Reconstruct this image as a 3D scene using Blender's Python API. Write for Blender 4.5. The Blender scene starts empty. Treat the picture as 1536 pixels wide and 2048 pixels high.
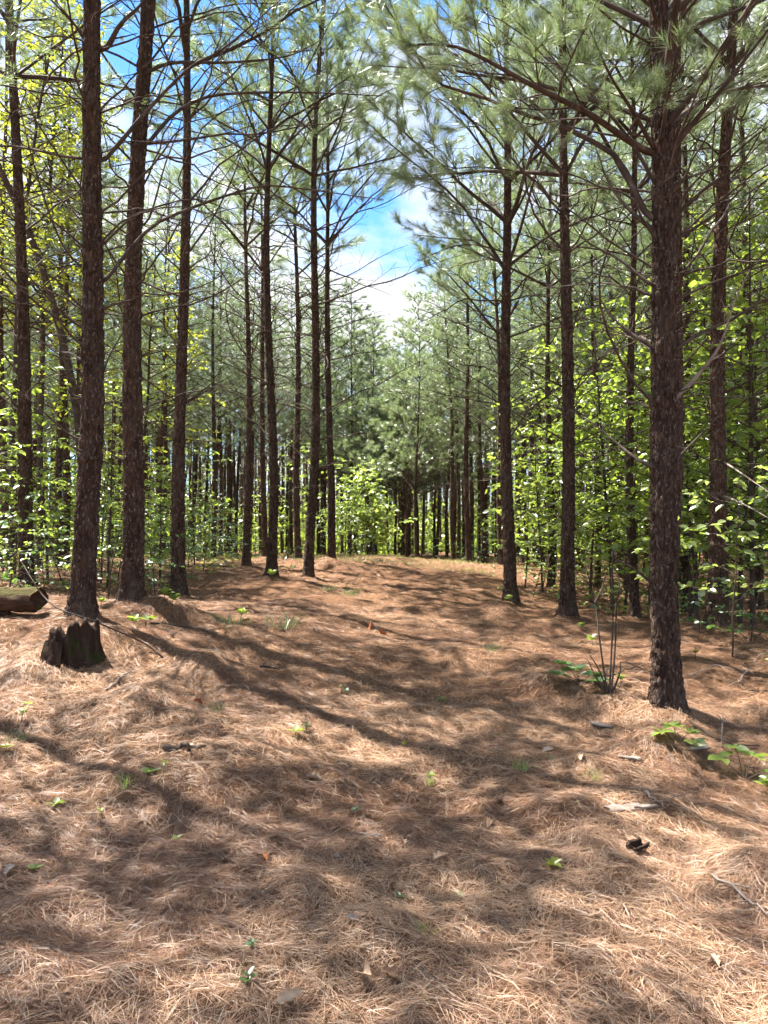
import bpy, math
import numpy as np
from mathutils import Vector, Matrix

R = math.radians
rng = np.random.default_rng(7)
scene = bpy.context.scene
col = scene.collection

# ------------------------------------------------------------------ camera
F = 1540.0                      # focal length in photograph pixels (1536 x 2048)
CAM = np.array([0.0, 0.0, 1.55])
PITCH = math.atan(61 / F)
cam_d = bpy.data.cameras.new('camera')
cam_d.sensor_fit = 'HORIZONTAL'
cam_d.sensor_width = 36.0
cam_d.lens = 36.0 * F / 1536
cam_d.clip_start = 0.05
cam_d.clip_end = 2000
cam = bpy.data.objects.new('camera', cam_d)
col.objects.link(cam)
cam.location = CAM
cam.rotation_euler = (math.pi / 2 + PITCH, 0, 0)
scene.camera = cam

# ------------------------------------------------------------------ light
SUN_EL = R(63)
SUN_AZ = math.atan2(-0.82, 0.57)       # measured from +Y towards +X
sun_dir = Vector((math.sin(SUN_AZ) * math.cos(SUN_EL), math.cos(SUN_AZ) * math.cos(SUN_EL), math.sin(SUN_EL)))
sun_d = bpy.data.lights.new('sun', 'SUN')
sun_d.energy = 5.0
sun_d.angle = R(0.53)
sun_d.color = (1.0, 0.95, 0.87)
sun = bpy.data.objects.new('sun', sun_d)
col.objects.link(sun)
sun.rotation_euler = sun_dir.to_track_quat('Z', 'Y').to_euler()

world = bpy.data.worlds.new('World')
scene.world = world
world.use_nodes = True
wt = world.node_tree
wt.nodes.clear()


def nd(tree, typ, **kw):
    n = tree.nodes.new(typ)
    for k, v in kw.items():
        setattr(n, k, v)
    return n


def lk(tree, a, b):
    tree.links.new(a, b)


w_out = nd(wt, 'ShaderNodeOutputWorld')
w_bg = nd(wt, 'ShaderNodeBackground')
w_bg.inputs['Strength'].default_value = 0.105
w_sky = nd(wt, 'ShaderNodeTexSky', sky_type='NISHITA')
w_sky.sun_disc = False
w_sky.sun_elevation = SUN_EL
w_sky.sun_rotation = SUN_AZ
w_sky.dust_density = 0.1
w_sky.air_density = 0.9
w_sky.ozone_density = 4.0
w_tc = nd(wt, 'ShaderNodeTexCoord')
w_sep = nd(wt, 'ShaderNodeSeparateXYZ')
lk(wt, w_tc.outputs['Generated'], w_sep.inputs[0])
w_add = nd(wt, 'ShaderNodeMath', operation='ADD')
lk(wt, w_sep.outputs['Z'], w_add.inputs[0])
w_add.inputs[1].default_value = 0.22
w_max = nd(wt, 'ShaderNodeMath', operation='MAXIMUM')
lk(wt, w_add.outputs[0], w_max.inputs[0])
w_max.inputs[1].default_value = 0.05
dx = nd(wt, 'ShaderNodeMath', operation='DIVIDE')
dy = nd(wt, 'ShaderNodeMath', operation='DIVIDE')
lk(wt, w_sep.outputs['X'], dx.inputs[0]); lk(wt, w_max.outputs[0], dx.inputs[1])
lk(wt, w_sep.outputs['Y'], dy.inputs[0]); lk(wt, w_max.outputs[0], dy.inputs[1])
w_cmb = nd(wt, 'ShaderNodeCombineXYZ')
lk(wt, dx.outputs[0], w_cmb.inputs[0]); lk(wt, dy.outputs[0], w_cmb.inputs[1])
w_cmb.inputs[2].default_value = 3.7
w_noise = nd(wt, 'ShaderNodeTexNoise')
w_noise.inputs['Scale'].default_value = 1.7
w_noise.inputs['Detail'].default_value = 9.0
w_noise.inputs['Roughness'].default_value = 0.58
w_noise.inputs['Distortion'].default_value = 0.25
lk(wt, w_cmb.outputs[0], w_noise.inputs['Vector'])
w_ramp = nd(wt, 'ShaderNodeValToRGB')
w_ramp.color_ramp.elements[0].position = 0.41
w_ramp.color_ramp.elements[1].position = 0.55
lk(wt, w_noise.outputs['Fac'], w_ramp.inputs['Fac'])
w_mix = nd(wt, 'ShaderNodeMix', data_type='RGBA')
lk(wt, w_ramp.outputs['Color'], w_mix.inputs['Factor'])
w_hs = nd(wt, 'ShaderNodeHueSaturation')
w_hs.inputs['Saturation'].default_value = 1.2
w_hs.inputs['Value'].default_value = 0.8
lk(wt, w_sky.outputs['Color'], w_hs.inputs['Color'])
lk(wt, w_hs.outputs[0], w_mix.inputs[6])
w_mix.inputs[7].default_value = (2.5, 2.55, 2.65, 1.0)
lk(wt, w_mix.outputs[2], w_bg.inputs['Color'])
lk(wt, w_bg.outputs[0], w_out.inputs['Surface'])

vs = scene.view_settings
vs.view_transform = 'Standard'
vs.look = 'None'
vs.exposure = 2.25
vs.gamma = 1.0
vs.use_curve_mapping = False
scene.cycles.max_bounces = 5
scene.cycles.diffuse_bounces = 3
scene.cycles.glossy_bounces = 2
scene.cycles.transmission_bounces = 3
scene.cycles.use_adaptive_sampling = True
scene.cycles.adaptive_threshold = 0.04
scene.cycles.adaptive_min_samples = 24
scene.cycles.caustics_reflective = False
scene.cycles.caustics_refractive = False

# ------------------------------------------------------------------ mapping from the photograph to the place
_f = np.array([0, math.cos(PITCH), math.sin(PITCH)])
_u = np.array([0, -math.sin(PITCH), math.cos(PITCH)])
_r = np.array([1.0, 0, 0])


def P(X, Y, d):
    v = _r * (X - 768) / F + _f + _u * (1024 - Y) / F
    return CAM + v * (d / v[1])


# ------------------------------------------------------------------ noise
def _hash(ix, iy, seed=0):
    ix = ix.astype(np.int64); iy = iy.astype(np.int64)
    h = (ix * 374761393 + iy * 668265263 + seed * 1442695041) & 0xFFFFFFFF
    h = ((h ^ (h >> 13)) * 1274126177) & 0xFFFFFFFF
    h = h ^ (h >> 16)
    return (h & 0xFFFFFF) / float(0x1000000)


def vnoise(x, y, seed=0):
    x = np.asarray(x, float); y = np.asarray(y, float)
    ix = np.floor(x); iy = np.floor(y)
    fx = x - ix; fy = y - iy
    fx = fx * fx * (3 - 2 * fx); fy = fy * fy * (3 - 2 * fy)
    a = _hash(ix, iy, seed); b = _hash(ix + 1, iy, seed)
    c = _hash(ix, iy + 1, seed); d = _hash(ix + 1, iy + 1, seed)
    return (a + (b - a) * fx) * (1 - fy) + (c + (d - c) * fx) * fy - 0.5


def fbm(x, y, seed=0, oct=4):
    s = 0; a = 1.0; t = 0
    for k in range(oct):
        s = s + a * vnoise(x * 2 ** k + 17.3 * k, y * 2 ** k - 9.1 * k, seed + k)
        t += a; a *= 0.5
    return s / t * 2


def cells(u, v, nu, seed=0):
    """cellular pattern F2-F1, periodic in u with nu cells"""
    iu = np.floor(u); iv = np.floor(v)
    f1 = np.full(u.shape, 9.0); f2 = np.full(u.shape, 9.0); ident = np.zeros(u.shape)
    for a in (-1, 0, 1):
        for b in (-1, 0, 1):
            cu = iu + a; cv = iv + b
            cw = np.mod(cu, nu)
            px = cu + 0.15 + 0.7 * _hash(cw, cv, seed); py = cv + 0.1 + 0.8 * _hash(cw, cv, seed + 5)
            d = np.hypot(u - px, v - py)
            near = d < f1
            f2 = np.where(near, f1, np.minimum(f2, d))
            ident = np.where(near, _hash(cw, cv, seed + 9), ident)
            f1 = np.where(near, d, f1)
    return f2 - f1, ident


# ------------------------------------------------------------------ main pines: base pixel, upper pixel, distance, breast-height diameter, height, crown base
PINES = {
    'L1': dict(b=(55, 1172), t=(35, 300), d=12.1, w=.26, H=15.5, cb=7.6),
    'L2': dict(b=(163, 1236), t=(190, 150), d=8.1, w=.285, H=16.5, cb=8.3),
    'L3': dict(b=(263, 1215), t=(283, 150), d=9.3, w=.285, H=16.8, cb=8.6),
    'L4': dict(b=(357, 1200), t=(371, 200), d=12.3, w=.245, H=15.8, cb=8.6),
    'L5': dict(b=(493, 1140), t=(490, 420), d=19.0, w=.20, H=13.5, cb=7.6),
    'L6': dict(b=(543, 1150), t=(542, 200), d=15.5, w=.225, H=15.8, cb=8.0),
    'L6b': dict(b=(530, 1122), t=(523, 400), d=23.0, w=.215, H=15.5, cb=8.0),
    'L7': dict(b=(596, 1121), t=(588, 400), d=21.0, w=.215, H=15.0, cb=7.6),
    'L8': dict(b=(617, 1165), t=(631, 250), d=16.0, w=.235, H=16.5, cb=8.0),
    'L9': dict(b=(663, 1124), t=(656, 300), d=19.5, w=.225, H=15.5, cb=7.5),
    'R1': dict(b=(1021, 1206), t=(1018, 250), d=13.3, w=.25, H=15.5, cb=5.4),
    'R1b': dict(b=(1003, 1134), t=(998, 700), d=23.0, w=.20, H=14.0, cb=6.5),
    'R2': dict(b=(1135, 1250), t=(1124, 300), d=12.0, w=.25, H=15.5, cb=6.6),
    'R2b': dict(b=(1102, 1182), t=(1096, 600), d=18.0, w=.19, H=14.0, cb=6.8),
    'R3': dict(b=(1270, 1245), t=(1268, 350), d=13.0, w=.18, H=13.5, cb=7.2),
    'R4': dict(b=(1335, 1440), t=(1319, 330), d=6.7, w=.275, H=14.5, cb=4.9),
    'R4b': dict(b=(1328, 1345), t=(1346, 300), d=8.6, w=.25, H=15.0, cb=6.6),
    'R5': dict(b=(1430, 1255), t=(1453, 300), d=10.5, w=.265, H=15.5, cb=7.0),
}

# ------------------------------------------------------------------ terrain
ctrl = [(-1.5, -1, 0), (1.5, -1, 0), (0, 2.5, 0), (-2.2, 3, .03), (2.2, 3, -.05), (0, 5, .07), (-3, 5.2, .25), (3, 5, -.05),
        (-2.8, 6.8, .47), (0, 10, .42), (0, 16, .78), (1.5, 20, .85), (0.3, 24, 1.08), (3, 27, .76), (-5, 27, 1.0), (0, 34, .85), (15, 30, .6), (-15, 30, .9),
        (30, 60, .7), (-30, 60, .8), (0, 60, .8), (0, 110, 1.0), (80, 110, .8), (-80, 110, .8), (0, -12, -.1), (20, 0, 0), (-20, 0, .4),
        (-8, 8, .85), (-10, 14, 1.0), (10, 10, .3), (15, 20, .4), (6, 12, .25), (140, 140, 1), (-140, 140, 1), (140, -40, 0), (-140, -40, 0), (0, 160, 1)]
for k, t in PINES.items():
    t['w'] *= .86
    p = P(*t['b'], t['d'])
    t['p'] = p
    if k != 'R4b':
        ctrl.append(tuple(p))
ctrl = np.array(ctrl, float)


def _tk(r):
    return np.where(r > 1e-9, r * r * np.log(np.maximum(r, 1e-9)), 0)


_n = len(ctrl)
_K = _tk(np.hypot(ctrl[:, None, 0] - ctrl[None, :, 0], ctrl[:, None, 1] - ctrl[None, :, 1])) + np.eye(_n) * 2.0
_Pm = np.c_[np.ones(_n), ctrl[:, :2]]
_A = np.block([[_K, _Pm], [_Pm.T, np.zeros((3, 3))]])
_W = np.linalg.solve(_A, np.r_[ctrl[:, 2], 0, 0, 0])
# mounds: photograph pixel handled below as (x, y, radius, height)
MOUNDS = []


def G0(x, y):
    x = np.asarray(x, float); y = np.asarray(y, float)
    s = _W[_n] + _W[_n + 1] * x + _W[_n + 2] * y
    for i in range(_n):
        s = s + _W[i] * _tk(np.hypot(x - ctrl[i, 0], y - ctrl[i, 1]))
    return s


def Gf(x, y):
    """fine relief"""
    near = np.clip(1.3 - np.hypot(x, y) / 60, 0.1, 1)
    s = near * (0.085 * fbm(x * .8, y * .8, 11, 3) + 0.055 * fbm(x * 2.6, y * 2.6, 21, 3) + 0.02 * fbm(x * 11, y * 11, 31, 2))
    for (mx, my, mr, mh) in MOUNDS:
        q = ((x - mx) ** 2 + (y - my) ** 2) / (mr * mr)
        s = s + mh * np.exp(-q * 1.4)
    return s


# terrain table so later look-ups are quick
GX = np.r_[np.linspace(-160, -10, 38)[:-1], np.linspace(-10, 10, 221), np.linspace(10, 160, 38)[1:]]
GY = np.r_[np.linspace(-60, 0.5, 20)[:-1], np.linspace(0.5, 18, 191), np.linspace(18, 34, 71)[1:], np.linspace(34, 260, 80)[1:]]
_gx, _gy = np.meshgrid(GX, GY)
_g0 = G0(_gx, _gy)


def G(x, y):
    x = np.asarray(x, float); y = np.asarray(y, float)
    i = np.clip(np.searchsorted(GX, x) - 1, 0, len(GX) - 2); j = np.clip(np.searchsorted(GY, y) - 1, 0, len(GY) - 2)
    fx = (x - GX[i]) / (GX[i + 1] - GX[i]); fy = (y - GY[j]) / (GY[j + 1] - GY[j])
    s = (_g0[j, i] * (1 - fx) + _g0[j, i + 1] * fx) * (1 - fy) + (_g0[j + 1, i] * (1 - fx) + _g0[j + 1, i + 1] * fx) * fy
    return s + Gf(x, y)


def gp(X, Y):
    """where the sight line through a photograph pixel meets the ground"""
    v = _r * (X - 768) / F + _f + _u * (1024 - Y) / F
    v = v / v[1]
    d = np.linspace(1.5, 60, 4000)
    q = CAM[None] + v[None] * d[:, None]
    below = q[:, 2] < G(q[:, 0], q[:, 1])
    k = int(np.argmax(below)) if below.any() else len(d) - 1
    return q[k]


for X, Y, r, h in [(345, 1232, .42, .20), (1325, 1500, .30, .15), (1515, 1750, .30, .11), (1085, 1375, .38, .14), (652, 1137, .55, .26), (1215, 1400, .45, .12),
                   (215, 1290, .45, .14), (120, 1322, .55, .10), (990, 1228, .4, .16), (290, 1395, .3, .1), (1180, 1235, .5, .08), (560, 1250, .5, .08), (420, 1330, .4, .1), (1030, 1290, .45, .12)]:
    q = gp(X, Y)
    MOUNDS.append((q[0], q[1], r, h))

for _t in PINES.values():
    MOUNDS.append((_t['p'][0], _t['p'][1] - .02, .38, .09))

# ------------------------------------------------------------------ mesh helpers


class Buf:
    def __init__(s):
        s.v = []; s.t = []; s.q = []; s.n = 0; s.c = []; s.hasc = False

    def add(s, v, tri=None, quad=None, c=None):
        v = np.asarray(v, float).reshape(-1, 3)
        if tri is not None and len(tri): s.t.append(np.asarray(tri, np.int64).reshape(-1, 3) + s.n)
        if quad is not None and len(quad): s.q.append(np.asarray(quad, np.int64).reshape(-1, 4) + s.n)
        s.v.append(v); s.n += len(v)
        if c is not None:
            s.c.append(np.asarray(c, float).reshape(-1, 3)); s.hasc = True

    def get(s):
        V = np.concatenate(s.v) if s.v else np.zeros((0, 3))
        T = np.concatenate(s.t) if s.t else np.zeros((0, 3), np.int64)
        Q = np.concatenate(s.q) if s.q else np.zeros((0, 4), np.int64)
        return V, T, Q

    def merge(s, o, M=None):
        V, T, Q = o.get()
        if not len(V): return
        if M is not None: V = V @ M[:3, :3].T + M[:3, 3]
        s.add(V, T, Q, np.concatenate(o.c) if o.hasc else None)

    def mesh(s, name, mat, smooth=False):
        V, T, Q = s.get()
        me = bpy.data.meshes.new(name)
        me.vertices.add(len(V)); me.vertices.foreach_set('co', V.astype(np.float32).ravel())
        nl = len(T) * 3 + len(Q) * 4
        me.loops.add(nl)
        me.loops.foreach_set('vertex_index', np.r_[T.ravel(), Q.ravel()].astype(np.int32))
        me.polygons.add(len(T) + len(Q))
        st = np.r_[np.arange(len(T)) * 3, len(T) * 3 + np.arange(len(Q)) * 4].astype(np.int32)
        me.polygons.foreach_set('loop_start', st)
        if smooth:
            me.polygons.foreach_set('use_smooth', np.ones(len(st), bool))
        me.update(calc_edges=True)
        if s.hasc:
            C = np.concatenate(s.c)
            at = me.color_attributes.new('tint', 'FLOAT_COLOR', 'POINT')
            at.data.foreach_set('color', np.c_[C, np.ones(len(C))].astype(np.float32).ravel())
        if mat: me.materials.append(mat)
        return me


def norm(a):
    return a / np.maximum(np.linalg.norm(a, axis=-1, keepdims=True), 1e-9)


def tube(buf, path, rad, sides=5, cap=True):
    path = np.asarray(path, float); n = len(path)
    rad = np.broadcast_to(np.asarray(rad, float), (n,))
    t = norm(np.gradient(path, axis=0))
    ref = np.array([0.13, 0.21, 1.0]) if abs(t[:, 2].mean()) < .8 else np.array([1.0, 0.17, 0.1])
    a = norm(np.cross(t, ref)); b = np.cross(t, a)
    th = np.arange(sides) / sides * 2 * math.pi
    V = path[:, None] + rad[:, None, None] * (a[:, None] * np.cos(th)[None, :, None] + b[:, None] * np.sin(th)[None, :, None])
    i = np.arange(n - 1)[:, None] * sides; j = np.arange(sides)[None]; k = (j + 1) % sides
    Q = np.stack([i + j, i + k, i + sides + k, i + sides + j], -1).reshape(-1, 4)[:, ::-1]
    V = V.reshape(-1, 3); T = []
    if cap:
        V = np.vstack([V, path[-1] + t[-1] * rad[-1] * .3])
        base = (n - 1) * sides
        T = [((base + (m + 1) % sides), base + m, n * sides) for m in range(sides)]
    buf.add(V, T, Q)


def obj(name, me, parent=None, loc=None, rot=None, scale=None):
    o = bpy.data.objects.new(name, me)
    col.objects.link(o)
    if parent is not None: o.parent = parent
    if loc is not None: o.location = loc
    if rot is not None: o.rotation_euler = rot
    if scale is not None: o.scale = scale if hasattr(scale, '__len__') else (scale,) * 3
    return o


def tag(o, label=None, cat=None, group=None, kind=None):
    if label: o['label'] = label
    if cat: o['category'] = cat
    if group: o['group'] = group
    if kind: o['kind'] = kind
    return o


# ------------------------------------------------------------------ materials
def mat(name):
    m = bpy.data.materials.new(name); m.use_nodes = True
    m.node_tree.nodes.clear()
    return m, m.node_tree


def ramp(t, fac, stops):
    r = nd(t, 'ShaderNodeValToRGB')
    e = r.color_ramp.elements
    while len(e) < len(stops): e.new(0.5)
    for el, (p, c) in zip(e, stops):
        el.position = p; el.color = (*c, 1)
    lk(t, fac, r.inputs['Fac'])
    return r.outputs['Color']


def noise(t, vec, scale, detail=4, rough=.55, dist=0):
    n = nd(t, 'ShaderNodeTexNoise')
    n.inputs['Scale'].default_value = scale; n.inputs['Detail'].default_value = detail
    n.inputs['Roughness'].default_value = rough; n.inputs['Distortion'].default_value = dist
    if vec is not None: lk(t, vec, n.inputs['Vector'])
    return n.outputs['Fac']


def mapping(t, scale, coord='Object'):
    tc = nd(t, 'ShaderNodeTexCoord'); mp = nd(t, 'ShaderNodeMapping')
    mp.inputs['Scale'].default_value = scale
    lk(t, tc.outputs[coord], mp.inputs['Vector'])
    return mp.outputs[0]


def mixc(t, a, b, fac, mode='MIX'):
    m = nd(t, 'ShaderNodeMix', data_type='RGBA', blend_type=mode)
    for sock, val in ((m.inputs['Factor'], fac), (m.inputs[6], a), (m.inputs[7], b)):
        if hasattr(val, 'links') or hasattr(val, 'is_linked'): lk(t, val, sock)
        else: sock.default_value = val if not hasattr(val, '__len__') else (*val, 1)
    return m.outputs[2]


def rough_mat(name, colour_fn, rough=.9, bump_fn=None, spec=.2):
    m, t = mat(name)
    o = nd(t, 'ShaderNodeOutputMaterial'); p = nd(t, 'ShaderNodeBsdfPrincipled')
    p.inputs['Roughness'].default_value = rough
    p.inputs['Specular IOR Level'].default_value = spec
    lk(t, colour_fn(t), p.inputs['Base Color'])
    if bump_fn:
        h, st, di = bump_fn(t)
        b = nd(t, 'ShaderNodeBump'); b.inputs['Strength'].default_value = st; b.inputs['Distance'].default_value = di
        lk(t, h, b.inputs['Height']); lk(t, b.outputs[0], p.inputs['Normal'])
    lk(t, p.outputs[0], o.inputs['Surface'])
    return m


def rnd(t):
    return nd(t, 'ShaderNodeObjectInfo').outputs['Random']


def bark_colour(t):
    v = mapping(t, (1, 1, .32))
    vo = nd(t, 'ShaderNodeTexVoronoi', feature='F1'); vo.inputs['Scale'].default_value = 26
    lk(t, v, vo.inputs['Vector'])
    c1 = ramp(t, vo.outputs['Color'], [(0.1, (.046, .030, .023)), (.5, (.074, .048, .036)), (.9, (.115, .078, .060))])
    n = noise(t, mapping(t, (1, 1, .5)), 5, 6, .65)
    c2 = ramp(t, n, [(.3, (.8, .78, .77)), (.55, (1, 1, 1)), (.75, (1.15, 1.08, 1.04))])
    c = mixc(t, c1, c2, .9, 'MULTIPLY')
    g = noise(t, mapping(t, (1, 1, .45)), 42, 3, .6)
    f = ramp(t, g, [(.57, (0, 0, 0)), (.66, (.8, .8, .8))])
    c = mixc(t, c, (.25, .205, .18), f)
    lich = ramp(t, noise(t, mapping(t, (1, 1, .5)), 2.2, 6, .7), [(.50, (0, 0, 0)), (.68, (.5, .5, .5))])
    c = mixc(t, c, (.13, .115, .10), lich)
    tone = ramp(t, rnd(t), [(0, (.82, .76, .72)), (.5, (1.0, .93, .89)), (1, (1.12, 1.0, .94))])
    return mixc(t, c, tone, 1.0, 'MULTIPLY')


def bark_bump(t):
    v = mapping(t, (1, 1, .3))
    vo = nd(t, 'ShaderNodeTexVoronoi', feature='DISTANCE_TO_EDGE'); vo.inputs['Scale'].default_value = 30
    lk(t, v, vo.inputs['Vector'])
    n = noise(t, mapping(t, (1, 1, .4)), 60, 5, .6)
    m = nd(t, 'ShaderNodeMath', operation='ADD')
    mm = nd(t, 'ShaderNodeMath', operation='MINIMUM'); lk(t, vo.outputs['Distance'], mm.inputs[0]); mm.inputs[1].default_value = .18
    m2 = nd(t, 'ShaderNodeMath', operation='MULTIPLY'); lk(t, mm.outputs[0], m2.inputs[0]); m2.inputs[1].default_value = 5
    lk(t, m2.outputs[0], m.inputs[0]); lk(t, n, m.inputs[1])
    return m.outputs[0], 1.0, .02


M_bark = rough_mat('pine_bark', bark_colour, .92, bark_bump, .15)


def twig_colour(t):
    n = noise(t, mapping(t, (1, 1, 1)), 9, 4)
    return ramp(t, n, [(.35, (.050, .036, .029)), (.6, (.088, .066, .054)), (.75, (.16, .135, .115))])


M_branch = rough_mat('branch_bark', twig_colour, .9, None, .15)


def pale_colour(t):
    n = noise(t, mapping(t, (1, 1, 1)), 14, 5)
    return ramp(t, n, [(.3, (.14, .11, .09)), (.65, (.27, .225, .19))])


M_pale = rough_mat('weathered_wood', pale_colour, .85)


def leafy(name, cols, trans, tmix=.45, gloss=.08, grough=.4, attr=False):
    m, t = mat(name)
    o = nd(t, 'ShaderNodeOutputMaterial')
    geo = nd(t, 'ShaderNodeNewGeometry')
    fac = geo.outputs['Random Per Island']
    c = ramp(t, fac, cols)
    tr = mixc(t, c, trans, .65)
    d = nd(t, 'ShaderNodeBsdfDiffuse'); lk(t, c, d.inputs['Color'])
    tl = nd(t, 'ShaderNodeBsdfTranslucent'); lk(t, tr, tl.inputs['Color'])
    g = nd(t, 'ShaderNodeBsdfGlossy'); g.inputs['Roughness'].default_value = grough
    g.inputs['Color'].default_value = (1, 1, 1, 1)
    a = nd(t, 'ShaderNodeMixShader'); a.inputs[0].default_value = tmix
    lk(t, d.outputs[0], a.inputs[1]); lk(t, tl.outputs[0], a.inputs[2])
    b = nd(t, 'ShaderNodeMixShader'); b.inputs[0].default_value = gloss
    lk(t, a.outputs[0], b.inputs[1]); lk(t, g.outputs[0], b.inputs[2])
    lk(t, b.outputs[0], o.inputs['Surface'])
    return m


M_needle = leafy('pine_needles', [(0, (.11, .165, .075)), (.55, (.155, .22, .098)), (.93, (.20, .265, .13)), (1, (.28, .20, .11))], (.34, .45, .16), .47, .12, .34)
M_leaf = leafy('spring_leaves', [(0, (.095, .165, .028)), (.5, (.14, .215, .036)), (1, (.20, .265, .052))], (.46, .60, .07), .55, .08)
M_leaf_y = leafy('yellow_green_leaves', [(0, (.17, .24, .022)), (.5, (.23, .29, .03)), (1, (.28, .32, .05))], (.55, .58, .05), .5, .06)
M_bushleaf = leafy('bush_leaves', [(0, (.16, .24, .05)), (.5, (.22, .30, .07)), (1, (.30, .37, .12))], (.55, .70, .12), .55, .10)  # leaf colour brightened to stand in for sunlight on the bush
M_leaf_d = leafy('dark_leaves', [(0, (.04, .095, .022)), (.5, (.06, .13, .03)), (1, (.10, .18, .04))], (.16, .32, .05), .4, .10)


def tint_mat(name, gain=1.0, tr=.2):
    m, t = mat(name)
    o = nd(t, 'ShaderNodeOutputMaterial')
    a = nd(t, 'ShaderNodeVertexColor', layer_name='tint')
    d = nd(t, 'ShaderNodeBsdfDiffuse'); lk(t, a.outputs['Color'], d.inputs['Color'])
    tl = nd(t, 'ShaderNodeBsdfTranslucent'); lk(t, a.outputs['Color'], tl.inputs['Color'])
    g = nd(t, 'ShaderNodeBsdfGlossy'); g.inputs['Roughness'].default_value = .45
    x = nd(t, 'ShaderNodeMixShader'); x.inputs[0].default_value = tr
    lk(t, d.outputs[0], x.inputs[1]); lk(t, tl.outputs[0], x.inputs[2])
    y = nd(t, 'ShaderNodeMixShader'); y.inputs[0].default_value = .05
    lk(t, x.outputs[0], y.inputs[1]); lk(t, g.outputs[0], y.inputs[2])
    lk(t, y.outputs[0], o.inputs['Surface'])
    return m


M_litter = tint_mat('needle_litter', 1, .15)


def ground_colour(t):
    v = mapping(t, (1, 1, 1))
    big = noise(t, v, .9, 5, .6)
    fine = noise(t, v, 26, 8, .75, 1.2)
    streak = noise(t, mapping(t, (1, 1, 1)), 70, 3, .6, 3.0)
    c1 = ramp(t, fine, [(.3, (.095, .052, .033)), (.5, (.20, .115, .070)), (.68, (.36, .225, .135))])
    c2 = ramp(t, streak, [(.35, (.6, .55, .5)), (.62, (1.2, 1.15, 1.1))])
    c = mixc(t, c1, c2, .7, 'MULTIPLY')
    cb = ramp(t, big, [(.35, (.8, .72, .68)), (.65, (1.12, 1.08, 1.0))])
    return mixc(t, c, cb, .8, 'MULTIPLY')


def ground_bump(t):
    v = mapping(t, (1, 1, 1))
    n = noise(t, v, 40, 8, .75, 1.5)
    return n, .9, .05


M_ground = rough_mat('forest_floor', ground_colour, .95, ground_bump, .1)

# ------------------------------------------------------------------ ground
gz = G(_gx, _gy)
nx, ny = len(GX), len(GY)
b = Buf()
ii = (np.arange(ny - 1)[:, None] * nx + np.arange(nx - 1)[None]).ravel()
b.add(np.stack([_gx, _gy, gz], -1), None, np.stack([ii, ii + 1, ii + nx + 1, ii + nx], -1))
tag(obj('ground', b.mesh('ground', M_ground, True)), kind='structure')

# ------------------------------------------------------------------ pine needle litter
PAL = np.array([(.46, .295, .18), (.365, .21, .125), (.26, .138, .085), (.13, .07, .048), (.27, .20, .15), (.57, .42, .275)])


def litter():
    buf = Buf()
    zones = [(1.2, 2.2, 6000, 1.0, 1.0), (2.2, 4.2, 64000, 1.0, .8), (4.2, 7, 60000, 1.1, .8), (7, 12, 46000, 1.5, .9), (12, 27, 29000, 3.0, 1.05)]
    for (y0, y1, n, wf, lf) in zones:
        m = int(n * 1.0)
        y = np.sqrt(rng.uniform(y0 ** 2, y1 ** 2, m)); x = rng.uniform(-1, 1, m) * (.56 * y + 1.3)
        # extra needles heaped on the mounds
        for (mx, my, mr, mh) in MOUNDS:
            if y0 <= my < y1:
                k = int(110 * mr / .4 * (1 if wf < 2 else .7))
                x = np.r_[x, mx + rng.normal(0, mr * .5, k)]; y = np.r_[y, my + rng.normal(0, mr * .5, k)]
        m = len(x)
        clump = fbm(x * 2.3, y * 2.3, 77, 2)
        az = rng.uniform(0, 2 * math.pi, m) + 0.0
        # neighbouring needles lie loosely alike
        az = np.where(rng.random(m) < .10, 3.5 * fbm(x * 2.1, y * 2.1, 55, 2) * math.pi + rng.normal(0, .35, m), az)
        pw = np.clip(.47 + 1.25 * fbm(x * .9, y * .9, 91, 3), 0.0, 1)
        r1 = rng.random(m)
        ci = np.where(r1 < pw * .6, 0, np.where(r1 < .2 + .62 * pw, 1, np.where(r1 < .62 + .3 * pw, 2, np.where(r1 < .90, 3, np.where(r1 < .95, 4, 5)))))
        for s in (-.6, .6):
            L = rng.uniform(.10, .17, m) * lf * rng.uniform(.75, 1.1, m)
            w = rng.uniform(.0010, .0016, m) * wf
            a = az + s * rng.uniform(.03, .16, m)
            bend = rng.normal(0, .22, m)
            lift = np.abs(rng.normal(0, .006, m)) + .003 + .007 * np.clip(clump, 0, 1)
            up = np.where(rng.random(m) < .04, rng.uniform(.02, .06, m), 0)
            d = np.stack([np.cos(a), np.sin(a)], -1); e = np.stack([-d[:, 1], d[:, 0]], -1)
            p0 = np.stack([x, y], -1); p1 = p0 + d * (L * .5)[:, None] + e * (bend * L * .25)[:, None]; p2 = p0 + d * L[:, None] + e * (bend * L)[:, None] * .2
            z0 = G(p0[:, 0], p0[:, 1]) + lift; z2 = G(p2[:, 0], p2[:, 1]) + lift * rng.uniform(.3, 1.5, m) + up
            z1 = np.maximum((z0 + z2) * .5, G(p1[:, 0], p1[:, 1]) + .002) + rng.uniform(0, .008, m)
            h = (w * .5)[:, None] * e
            tz = rng.uniform(-.7, .7, m) * w * .5
            V = np.stack([np.c_[p0 - h, z0 - tz], np.c_[p0 + h, z0 + tz], np.c_[p1 - h, z1 - tz], np.c_[p1 + h, z1 + tz], np.c_[p2, z2]], 1)
            k = np.arange(m)[:, None] * 5
            Q = k + np.array([[0, 1, 3, 2]]); T = k + np.array([[2, 3, 4]])
            c = PAL[ci] * rng.uniform(.75, 1.2, m)[:, None]
            buf.add(V, T, Q, np.repeat(c, 5, 0))
    return buf


tag(obj('pine_needle_litter', litter().mesh('pine_needle_litter', M_litter)), 'fallen brown pine needles covering the clearing floor', 'needle litter', kind='stuff')


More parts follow.
